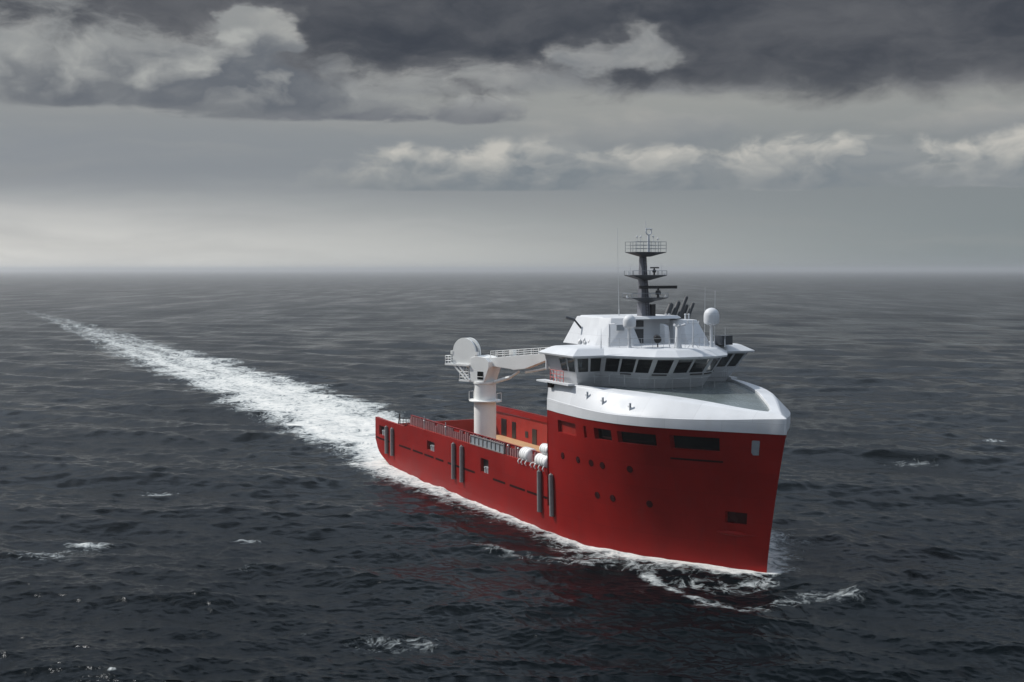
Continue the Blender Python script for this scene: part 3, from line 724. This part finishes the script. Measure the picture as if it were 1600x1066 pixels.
sn.build('small_radar_scanner', M_BLACK, mast, smooth=40)
tp = MB(); tp.tube((MX + .2, .3, 29.85), (MX + .2, .3, 31.6), .17, .12, n=10)
ring = [(MX + .2, .3 + .35 * math.cos(a), 31.95 + .3 * math.sin(a)) for a in np.linspace(.6, 2 * math.pi - .6 + math.pi * 0, 12)]
ring = [(MX + .2, .3 + .34 * math.sin(a), 32.0 - .34 * math.cos(a)) for a in np.linspace(-2.4, 2.4, 14)]
tp.path(ring, .07); tp.tube((MX + .2, -.1, 32.28), (MX + .2, .72, 32.28), .06); tp.tube((MX + .2, -.05, 32.2), (MX + .2, -.08, 33.1), .025)
tp.build('pole_antenna', M_WHITE, mast)
for dy, h_ in ((-1.25, 1.7), (-.8, 1.7), (.75, 1.75), (1.3, 1.5)):
    MB().tube((MX + .4, dy, 29.83), (MX + .4, dy, 29.83 + h_ - .2), .025).lathe((MX + .4, dy, 29.83 + h_ - .2), [(.03, 0), (.09, .04), (.10, .14), (.03, .22)], 8).build('mast_aerial', M_WHITE, mast)
MB().box(60.15, 60.5, .35, .85, 23.05, 24.3).build('mast_box', M_BLACK, mast)
ldm = MB()
for s_ in (-.16, .16): ldm.tube((MX + .58, MY + s_ + .1, 23.1), (MX + .32, MY + s_ - .1, 29.3), .025, n=4)
for i_ in range(18): ldm.tube((MX + .57 - .014 * i_, MY - .06 - .011 * i_, 23.3 + i_ * .33), (MX + .57 - .014 * i_, MY + .26 - .011 * i_, 23.3 + i_ * .33), .02, n=4)
ldm.build('mast_ladder', M_BLACK, mast)

# ------------------------------------------------------------------ deck crane
crane = empty('crane', ship); CX, CY = 26.76, -4.0
CROT = R(-63); crane.rotation_euler = (0, 0, CROT)
crane.location = (CX - (CX * math.cos(CROT) - CY * math.sin(CROT)), CY - (CX * math.sin(CROT) + CY * math.cos(CROT)), 0)
MB().lathe((CX, CY, 0), [(1.75, 3.0), (1.75, 3.4), (1.43, 3.6), (1.43, 11.0), (1.50, 11.02), (1.50, 11.22), (1.42, 11.25), (1.42, 13.3), (1.55, 13.35), (1.55, 13.6)], 40).build('column', M_CRANE, crane, smooth=30)
cp = MB(); cp.lathe((CX, CY, 0), [(1.44, 11.06), (2.05, 11.08), (2.05, 11.18), (1.44, 11.19)], 32)
for s_ in (-1, 1):
    cp.box(CX - .5, CX + .5, CY + s_ * 2.0 - .35, CY + s_ * 2.0 + .35, 11.05, 11.2); cp.rail([(CX + .45, CY + s_ * 2.3, 11.2), (CX - .45, CY + s_ * 2.3, 11.2)], 1.0, 1, .04, .9)
cp.build('column_platform', M_CRANE, crane, smooth=30)
hs = MB(); hs.extrude_x([(-5.45, 13.55), (-3.15, 13.5), (-2.3, 15.55), (-2.3, 16.2), (-2.9, 16.75), (-4.4, 16.95), (-5.35, 16.6), (-5.35, 15.6), (-5.45, 15.5)], CX - 1.25, CX + 1.35)
hs_o = hs.build('crane_house', M_CRANE, crane, bevel=.05)
MB().box(CX + 1.34, CX + 1.39, -4.15, -3.22, 13.95, 14.95).build('cab_window', M_PANE, hs_o)
MB().box(CX + 1.385, CX + 1.42, -4.15, -3.22, 14.25, 14.33).build('window_bar', M_CRANE, hs_o)
MB().add([(CX - 1.0, -3.10, 13.72), (CX + 1.1, -3.10, 13.72), (CX + 1.1, -2.38, 15.42), (CX - 1.0, -2.38, 15.42)], [(0, 1, 2, 3)]).build('cab_front_window', M_PANE, hs_o)
pl_ = MB(); pl_.box(CX - 1.5, CX + 1.55, -9.5, -5.46, 15.55, 15.78); pl_.box(CX - 1.2, CX + 1.45, -7.2, -5.46, 13.55, 13.75)
for x in (CX - 1.0, CX + 1.35):
    pl_.tube((x, -8.1, 15.55), (x, -5.9, 13.7), .13, n=8)
pl_.tube((CX + 1.35, -7.3, 15.55), (CX + 1.35, -5.4, 13.75), .13, n=8)
pl_.build('rear_platform', M_CRANE, crane)
rr = MB(); rr.rail([(CX + 1.5, -8.5, 15.78), (CX + 1.5, -9.45, 15.78), (CX - 1.45, -9.45, 15.78), (CX - 1.45, -8.5, 15.78)], 1.0, 3, .04, .6)
rr.rail([(CX + 1.4, -5.6, 13.75), (CX + 1.4, -7.1, 13.75), (CX - 1.1, -7.1, 13.75)], 1.05, 3, .04, .6); rr.rail([(CX + 1.2, -5.65, 14.7), (CX + 1.2, -6.6, 14.7)], .85, 2, .04, .5)
rr.build('platform_railing', M_CRANE, crane)
hc = (-6.45, 17.35)
def horseshoe(rad, zb): return [(hc[0] + rad * math.cos(a), hc[1] + rad * math.sin(a) * .98) for a in np.linspace(0, math.pi, 25)] + [(hc[0] - rad - .08, zb), (hc[0] + rad + .08, zb)]
dr = MB(); dr.extrude_x(horseshoe(1.86, 15.79), CX + 1.05, CX + 1.3); dr.extrude_x(horseshoe(1.86, 15.79), CX + .1, CX + .3)
for s_ in (-1, 1): dr.box(CX + .95, CX + 1.36, hc[0] + s_ * 2.05 - .18, hc[0] + s_ * 2.05 + .18, 17.0, 17.45)
dr.build('winch_housing', M_CRANE, crane, smooth=30)
MB().lathe((CX + .3, hc[0], hc[1]), [(1.5, 0), (1.5, .75)], 28, 'X').build('winch_drum', M_PANEL, crane, smooth=40)
def jz(q): return [(y, z + .125 * max(0, y + 2.4)) for y, z in q]
jb = MB(); jb.extrude_x(jz([(-4.0, 16.9), (-2.4, 16.75), (5.5, 16.62), (11.5, 16.45), (11.5, 15.95), (5.9, 15.62), (2.9, 14.9), (1.1, 14.9), (0.6, 15.05), (-2.5, 15.65), (-4.0, 15.9)]), CX - .55, CX + .62)
jb_o = jb.build('jib', M_CRANE, crane, bevel=.05)
MB().extrude_x(jz([(11.55, 16.6), (12.3, 16.3), (12.3, 14.0), (11.8, 13.6), (11.55, 15.0)]), CX - .4, CX + .4).build('jib_head', M_CRANE, crane)
MB().tube((CX + .1, -2.3, 13.6), (CX + .1, .2, 14.35), .24, n=12).tube((CX + .1, .2, 14.35), (CX + .1, 1.6, 15.15), .15, n=12).build('luffing_cylinder', M_CRANE, crane, smooth=40)
MB().path([(CX + .1, 2.6, 15.1), (CX + .1, 4.5, 15.45), (CX + .1, 7.5, 16.1), (CX + .1, 10.0, 17.0)], .14, 8).build('knuckle_cylinder', M_CRANE, crane, smooth=40)
jr = MB(); jr.rail([(CX + .6, -2.6, 16.78), (CX + .6, 11, 18.0)], .78, 3, .04, 1.1); jr.rail([(CX - .5, -2.6, 16.78), (CX - .5, 11, 18.0)], .78, 3, .04, 1.1); jr.build('jib_walkway_rail', M_CRANE, crane)
MB().box(CX - .3, CX + .4, .25, .85, 16.9, 17.85).build('jib_box', M_CRANE, crane)

# ------------------------------------------------------------------ life rafts (things of their own, strapped on the starboard rail)
def ship_world(x, y, z):
    p = SHIP + AX * x + PT * y; return (p[0], p[1], z)
def raft(x, y, z, length, r, lab):
    e = empty('life_raft'); e.location = ship_world(x, y, z - r); e.rotation_euler = (0, 0, SHIP_ROT); e['label'] = lab; e['category'] = 'life raft'; e['group'] = 'white life raft canisters on the starboard rail'
    prof = [(r * .30, -length / 2), (r * .72, -length / 2 + .07), (r * .95, -length / 2 + .24), (r, -length / 2 + .42), (r, -.05), (r * 1.04, -.04), (r * 1.04, .04), (r, .05), (r, length / 2 - .42), (r * .95, length / 2 - .24), (r * .72, length / 2 - .07), (r * .30, length / 2)]
    MB().lathe((0, 0, r), prof, 26, 'X').build('canister', M_RAFT, e, smooth=40)
    for q in (-length * .22, length * .22): MB().lathe((q, 0, r), [(r * 1.005, -.04), (r * 1.02, -.035), (r * 1.02, .035), (r * 1.005, .04)], 26, 'X').build('strap', M_STEEL, e, smooth=60)
    return e
raft(50.5, -9.3, 7.55, 2.2, .80, 'rounded white life raft canister standing alone nearest the grey side panel')
raft(54.75, -9.4, 7.45, 2.9, .70, 'white life raft canister at the bottom of the stacked pair against the forecastle')
raft(55.1, -9.3, 8.72, 2.1, .58, 'white life raft canister on top of the stacked pair against the forecastle')
cr_ = MB()
for x in (49.5, 50.3, 51.3, 52.6, 53.6, 54.6, 55.6):
    cr_.path([(x, -9.98, 6.45), (x, -10.12, 6.7), (x, -9.98, 6.95), (x + .05, -9.5, 6.98), (x + .05, -8.7, 6.92)], .07, 6)
cr_.box(49.2, 51.6, -9.7, -8.6, 6.86, 6.92); cr_.box(52.6, 56.2, -9.7, -8.1, 6.86, 6.92); cr_.tube((54.2, -8.7, 6.9), (54.2, -8.7, 7.95), .1); cr_.tube((55.2, -8.7, 6.9), (55.2, -8.7, 7.95), .1)
cr_.build('raft_cradle', M_RAFT, ship)

# ------------------------------------------------------------------ sea
def build_sea():
    rng = np.random.default_rng(5)
    FH = 2000.0 * CAM_H
    inv = np.concatenate([np.linspace(1400, 645, 60, endpoint=False), np.linspace(645, 14, 1050, endpoint=False), np.geomspace(14, 2.35, 40)])
    r = FH / inv
    a_in = np.radians(np.linspace(-25, 25, 900))
    a_out = np.radians(np.concatenate([25 + np.geomspace(.2, 155, 40)]))
    ang = np.concatenate([-a_out[::-1], a_in, a_out[:-1]])
    RR, AA = np.meshgrid(r, ang, indexing='ij')
    X0 = RR * np.sin(AA); Y0 = RR * np.cos(AA)
    nr, na = RR.shape
    dr = np.gradient(r)[:, None] * np.ones((1, na)); da = np.gradient(ang)[None, :] * RR
    cell = np.maximum(np.abs(dr), np.abs(da) * .8)
    Z = np.zeros_like(X0); DX = np.zeros_like(X0); DY = np.zeros_like(X0); J = np.zeros_like(X0)
    wind = R(248)                                  # direction the waves run, from +X counter-clockwise
    NW = 150; lam = np.geomspace(0.45, 46, NW)
    cmin = cell.min(axis=1)
    for i, l in enumerate(lam):
        k = 2 * math.pi / l
        amp = 0.029 * (l / 5.0) ** -0.15 / k * (1.0 if l < 9 else .74) * rng.uniform(.5, 1.4)
        th = wind + rng.normal(0, .42 + .30 * (l < 6)); ph = rng.uniform(0, 6.283)
        c, s = math.cos(th), math.sin(th)
        rows = np.nonzero(l / cmin > 2.2)[0]
        if len(rows) == 0: continue
        n_ = rows[-1] + 1; x_, y_ = X0[:n_], Y0[:n_]
        fade = np.clip((l / cell[:n_] - 2.2) / 3.0, 0, 1)
        q = k * (c * x_ + s * y_) + ph
        sq_, cq = np.sin(q) * (amp * fade), np.cos(q) * (amp * fade)
        Z[:n_] += cq; DX[:n_] -= .8 * c * sq_; DY[:n_] -= .8 * s * sq_
        if l > 2: J[:n_] += k * cq
    # ship coordinates of every point
    qx, qy = X0 - SHIP[0], Y0 - SHIP[1]
    sx = qx * AX[0] + qy * AX[1]; sy = qx * PT[0] + qy * PT[1]
    hbw = hb_wl(sx)
    ddist = np.abs(sy) - hbw; outside = np.clip(ddist, 0, None)
    near = np.exp(-outside / 2.6) * ((sx > -6) & (sx < 84))
    prof = np.interp(sx, [-6, 0, 8, 20, 40, 56, 62, 68, 73, 77, 80, 82, 84, 86], [0, .2, .35, .1, .05, .0, .06, .22, .08, .10, .05, -.10, -.12, 0])
    ahead = np.exp(-(((sx - 83.0) / 4.0) ** 2 + (sy / 4.5) ** 2)) * .12
    calm = 1 - .55 * np.exp(-(np.clip(outside, 0, None) / 5.0)) * ((sx > -4) & (sx < 86))
    Z = Z * calm + prof * near + ahead
    def seg(pts, width):
        best = np.full(sx.shape, 1e9); box = (np.abs(sx - 60) < 80) & (np.abs(sy) < 60)
        a_ = sx[box]; b_ = sy[box]; d = np.full(a_.shape, 1e9)
        for (x0, y0), (x1, y1) in zip(pts, pts[1:]):
            vx, vy = x1 - x0, y1 - y0; t = np.clip(((a_ - x0) * vx + (b_ - y0) * vy) / (vx * vx + vy * vy), 0, 1)
            d = np.minimum(d, np.hypot(a_ - x0 - t * vx, b_ - y0 - t * vy))
        best[box] = d
        return np.exp(-(best / width) ** 2)
    crest = seg([(91.5, 1.5), (89.6, -1.5), (90.4, -6.4), (90.0, -9.3), (87.6, -10.6)], 2.2)
    crest2 = seg([(77, -6.3), (73.0, -9.5), (70.2, -13.2), (66.0, -16.2), (60, -19)], 2.6)
    crest3 = seg([(91.0, 2.5), (86, 8.5), (79, 13), (70, 17)], 1.4)
    Z += .32 * crest + .28 * crest2 + .25 * crest3 - .30 * seg([(86, -5.5), (80, -8.5), (75, -12)], 2.2)
    # ---- foam amount
    foam = np.zeros_like(Z)
    upx = [-900, -700, -512, -400, -289, -225, -154, -70, -20, 0, 12]; upy = [3, 7.5, 13.5, 17.2, 17, 19, 17.5, 16.5, 13, 10.5, 9]
    lox = [-900, -700, -628, -390, -247, -189, -125, -67, -20, 0, 10]; loy = [-9, -5.5, -5.5, -10.3, -13.3, -12.5, -11.5, -12.8, -12.9, -11.5, -10.6]
    u_ = np.interp(sx, upx, upy); l_ = np.interp(sx, lox, loy); c_ = (u_ + l_) / 2; hw = (u_ - l_) / 2
    t = np.abs(sy - c_) / hw
    inten = np.interp(sx, [-940, -860, -700, -560, -430, -300, -180, -60, 6, 11], [0, .20, .36, .42, .47, .54, .64, .74, .82, .0])
    # streaky modulation of the wake's edge
    wob = .10 * np.sin(sx * .21 + np.sin(sx * .07) * 2) + .08 * np.sin(sx * .53 + 1.3 + sy * .2)
    wake = inten * np.clip(1.15 - np.clip(t + wob, 0, 9) ** 2.2 * .62, 0, 1.05)
    wake *= .96 + .09 * np.sin(sx * .038 + 1.1 * np.sin(sy * .31 + sx * .013)) * np.sin(sy * .62 - sx * .021 + 2.0)
    foam = np.maximum(foam, wake)
    foam = np.maximum(foam, .40 * inten * np.exp(-np.clip(t - 1, 0, 9) * 1.7))
    side_w = np.interp(sx, [0, 10, 30, 45, 56, 64, 70, 76, 81, 84], [6.5, 5.6, 4.4, 3.6, 2.8, 3.4, 5.0, 5.4, 4.2, 2.0])
    side_a = np.interp(sx, [-2, 4, 20, 40, 56, 62, 70, 78, 82, 83.5], [.95, .90, .80, .76, .76, .82, .88, .88, .82, 0])
    inhull = (sx > -2) & (sx < 83.5)
    foam = np.maximum(foam, inhull * side_a * np.exp(-(outside / side_w) ** 1.2))
    foam = np.maximum(foam, inhull * np.interp(sx, [0, 40, 58, 66, 74, 80, 83], [.48, .50, .40, .54, .58, .48, .2]) * np.exp(-(outside / 6.0) ** 2))
    foam = np.maximum(foam, .42 * crest); foam = np.maximum(foam, .40 * crest2); foam = np.maximum(foam, .22 * crest3)
    foam = np.maximum(foam, .46 * seg([(84, -2.0), (83.5, -5.5), (80, -7.5)], 2.6))
    foam = np.maximum(foam, .55 * seg([(76, -9.5), (83, -10.5), (87.5, -9.8)], 1.2))
    # whitecaps: a few steep crests
    steep = np.clip((J - np.where(RR < 500, .40, .36)) / .16, 0, 1)
    patch = np.sin(X0 * .021 + 1.7) * np.sin(Y0 * .027 + .4 + X0 * .011) + .5 * np.sin(X0 * .063 + Y0 * .049)
    foam = np.maximum(foam, .48 * steep * np.clip((patch - .45) * 2.2, 0, 1))
    for (cx, cy, rx, ry, am) in ((45.4, -59.1, 4.5, 1.9, .62), (42.6, -54.9, 2.2, .8, .8), (11.9, -43, 2.6, 1.1, .75), (46, -40, 1.6, .6, .7), (59, -43, 2.0, .7, .55), (87.7, -38.3, 3.4, 1.1, .72), (82, -45, 1.6, .8, .6),
                                 (34.5, 61, 4, 1.4, .66), (20.5, 91, 2.2, .8, .75), (32, 71, 2.2, .8, .6), (-70, 95, 5, 1.4, .6), (10, 40, 2.4, .8, .55)):
        wx = SHIP[0] + AX[0] * cx + PT[0] * cy; wy = SHIP[1] + AX[1] * cx + PT[1] * cy
        foam = np.maximum(foam, .66 * am * np.exp(-((X0 - wx) / rx / 1.5) ** 2 - ((Y0 - wy) / (ry * 2.4)) ** 2))
    Z += .10 * np.clip(foam, 0, 1) * ((sx < 3) & (t < 1.2))
    V = np.stack([X0 + DX * calm, Y0 + DY * calm, Z], -1).reshape(-1, 3)
    # near ring + centre
    idx = np.arange(nr * na).reshape(nr, na)
    q = np.stack([idx[:-1, :-1], idx[:-1, 1:], idx[1:, 1:], idx[1:, :-1]], -1)
    fq = (foam[:-1, :-1] + foam[1:, 1:]) / 2
    is_wake = (sx[:-1, :-1] < 2) & (t[:-1, :-1] < 1.4) & (inten[:-1, :-1] > .02)
    farv = np.clip((cell - .8) / 6.0, 0, 1).reshape(-1); coarse = np.clip((cell - .3) / 5.0, 0, 12).reshape(-1)
    fo = np.clip(foam, 0, 1.1).reshape(-1)
    # water inside the hull is pushed down out of sight
    inside = ((sx > 3) & (sx < 81) & (ddist < -.8)).reshape(-1); V[inside, 2] = -1.6

    def emit(name, quads, extra=None):
        quads = quads.reshape(-1, 4)[:, ::-1]
        used = np.unique(quads); remap = np.full(len(V), -1, np.int64); remap[used] = np.arange(len(used))
        vv = V[used]; f_ = fo[used]; fa = farv[used]; ca = coarse[used]; qq = remap[quads]
        nq = len(qq); loops_ = qq.reshape(-1)
        if extra is not None:                      # centre fan under the camera
            c = len(vv); vv = np.vstack([vv, [[0, 0, 0]]]); f_ = np.append(f_, 0); fa = np.append(fa, 0); ca = np.append(ca, 0)
            tri = np.stack([np.full(na, c), remap[idx[0]], remap[np.roll(idx[0], -1)]], -1)[:, ::-1]
            tot = np.concatenate([np.full(nq, 4), np.full(na, 3)]); loops_ = np.concatenate([loops_, tri.reshape(-1)])
        else: tot = np.full(nq, 4)
        me = bpy.data.meshes.new(name); me.vertices.add(len(vv)); me.vertices.foreach_set('co', vv.astype(np.float32).reshape(-1))
        me.loops.add(len(loops_)); me.loops.foreach_set('vertex_index', loops_.astype(np.int32))
        me.polygons.add(len(tot)); st = np.concatenate([[0], np.cumsum(tot)[:-1]]); me.polygons.foreach_set('loop_start', st.astype(np.int32))
        me.update(calc_edges=True); me.shade_smooth()
        at = me.attributes.new('foam', 'FLOAT', 'POINT'); at.data.foreach_set('value', f_.astype(np.float32))
        at = me.attributes.new('far', 'FLOAT', 'POINT'); at.data.foreach_set('value', fa.astype(np.float32))
        at = me.attributes.new('coarse', 'FLOAT', 'POINT'); at.data.foreach_set('value', ca.astype(np.float32))
        me.materials.append(M_SEA); o = bpy.data.objects.new(name, me); COL.objects.link(o); return o
    # close the ring behind the camera
    back = np.stack([idx[:-1, -1], idx[:-1, 0], idx[1:, 0], idx[1:, -1]], -1)
    sea = emit('sea', np.concatenate([q[~is_wake], back]), True); sea['kind'] = 'structure'; sea['label'] = 'dark choppy open sea reaching to the horizon'
    wk = emit('wake_foam', q[is_wake]); wk['kind'] = 'stuff'; wk['label'] = 'broad white foaming wake trailing from the stern to the horizon'; wk['category'] = 'wake'

def sea_material():
    m = bpy.data.materials.new('sea_water'); m.use_nodes = True; t = NT(m.node_tree)
    o = t.node('ShaderNodeOutputMaterial')
    geo = t.node('ShaderNodeNewGeometry').outputs['Position']
    px, py, pz = t.sep(geo)
    P = t.vec(px, py, 0.0)
    # coordinates along and across the ship's course for the foam streaks
    cr = math.cos(-SHIP_ROT); sr = math.sin(-SHIP_ROT)
    sx = t.sub(t.mul(px, cr), t.mul(py, sr)); sy = t.add(t.mul(px, sr), t.mul(py, cr))
    foam = t.node('ShaderNodeAttribute', attribute_name='foam').outputs['Fac']
    far = t.node('ShaderNodeAttribute', attribute_name='far').outputs['Fac']
    # foam break-up
    warp = t.vm('MULTIPLY', t.vm('SUBTRACT', t.noise(P, .35, 3, .5, out=1), (.5, .5, .5)), (3.0, 3.0, 0))
    PW = t.vm('ADD', P, warp)
    n1 = t.noise(PW, 1.3, 9, .74)
    n2 = t.noise(t.vm('MULTIPLY', t.vm('ADD', t.vec(sx, sy, 0.0), warp), (.07, .30, 1)), 1.0, 6, .6)
    n3 = t.noise(PW, .42, 5, .6, .6)
    lace = t.lin(t.m('ABSOLUTE', t.sub(n3, .5)), 0.0, .16)
    nn = t.add(t.mul(t.lin(n1, .28, .72), .46), t.mul(t.lin(n2, .3, .7), .24), t.mul(lace, .30))
    tt = t.sub(t.mul(foam, 1.25), nn)
    mask = t.mul(t.ss(tt, -.02, .42), t.ss(foam, .03, .16))
    # small ripples; where the mesh is too coarse for the waves they come from the material
    stretch = t.vm('MULTIPLY', t.vec(t.add(t.mul(px, .93), t.mul(py, -.37)), t.add(t.mul(px, .37), t.mul(py, .93)), 0.0), (.62, 1.25, 1))
    r1 = t.noise(stretch, 1.7, 4, .62, .3)
    r2 = t.noise(stretch, .42, 4, .60, .3)
    deep = t.vm('MULTIPLY', P, (1.7, .55, 1))
    r2c = t.noise(deep, .40, 5, .62)
    r3 = t.noise(deep, .085, 6, .62)
    coarse = t.node('ShaderNodeAttribute', attribute_name='coarse').outputs['Fac']
    r4 = t.noise(t.vm('MULTIPLY', P, (2.4, .40, 1)), .030, 6, .62)
    gust = t.ss(t.noise(t.vm('MULTIPLY', P, (3.0, .55, 1)), .013, 7, .62), .30, .70, .30, 1.75)
    r0 = t.noise(stretch, 5.5, 3, .6)
    hgt = t.mul(gust, t.add(t.mul(r0, .022), t.mul(r1, t.add(.05, t.mul(coarse, .06))), t.mul(r2, .16), t.mul(r2c, t.mul(coarse, .62)), t.mul(t.mul(r3, coarse), 1.5), t.mul(t.mul(r4, coarse), 1.6)))
    bp = t.node('ShaderNodeBump'); bp.inputs['Distance'].default_value = 1.0; bp.inputs['Strength'].default_value = .85
    t.put(bp.inputs['Height'], hgt)
    wt = t.node('ShaderNodeBsdfPrincipled'); wt.inputs['Specular Tint'].default_value = (.80, .91, 1.0, 1)
    t.put(wt.inputs['Base Color'], (0.0016, 0.0036, 0.0048)); wt.inputs['IOR'].default_value = 1.145
    t.put(wt.inputs['Roughness'], t.add(.10, t.mul(far, t.mul(gust, .09))))
    t.l.new(bp.outputs[0], wt.inputs['Normal'])
    fb = t.node('ShaderNodeBump'); fb.inputs['Distance'].default_value = .35; fb.inputs['Strength'].default_value = .8
    t.put(fb.inputs['Height'], t.add(n1, t.mul(n2, .8)))
    fm = t.node('ShaderNodeBsdfPrincipled'); t.put(fm.inputs['Base Color'], t.mix(t.ss(tt, .1, .7), (.38, .42, .43), (.74, .74, .71)))
    fm.inputs['Roughness'].default_value = .85; fm.inputs['Specular IOR Level'].default_value = .2; t.l.new(fb.outputs[0], fm.inputs['Normal'])
    mx = t.node('ShaderNodeMixShader'); t.put(mx.inputs[0], mask); t.l.new(wt.outputs[0], mx.inputs[1]); t.l.new(fm.outputs[0], mx.inputs[2])
    t.l.new(mx.outputs[0], o.inputs[0])
    return m
M_SEA = sea_material()
build_sea()

# ------------------------------------------------------------------ haze
hz = MB(); hz.box(-25000, 25000, -25000, 25000, -6.0, 46.0)
hm = bpy.data.materials.new('haze_air'); hm.use_nodes = True; ht = NT(hm.node_tree)
pv = ht.node('ShaderNodeVolumePrincipled'); pv.inputs['Color'].default_value = (.83, .85, .87, 1); pv.inputs['Density'].default_value = 1.65e-4; pv.inputs['Anisotropy'].default_value = 0.5
ho = ht.node('ShaderNodeOutputMaterial'); ht.l.new(pv.outputs[0], ho.inputs['Volume'])
hzo = hz.build('haze', hm, None, kind='stuff', label='thin pale sea haze softening the horizon'); hzo['category'] = 'haze'
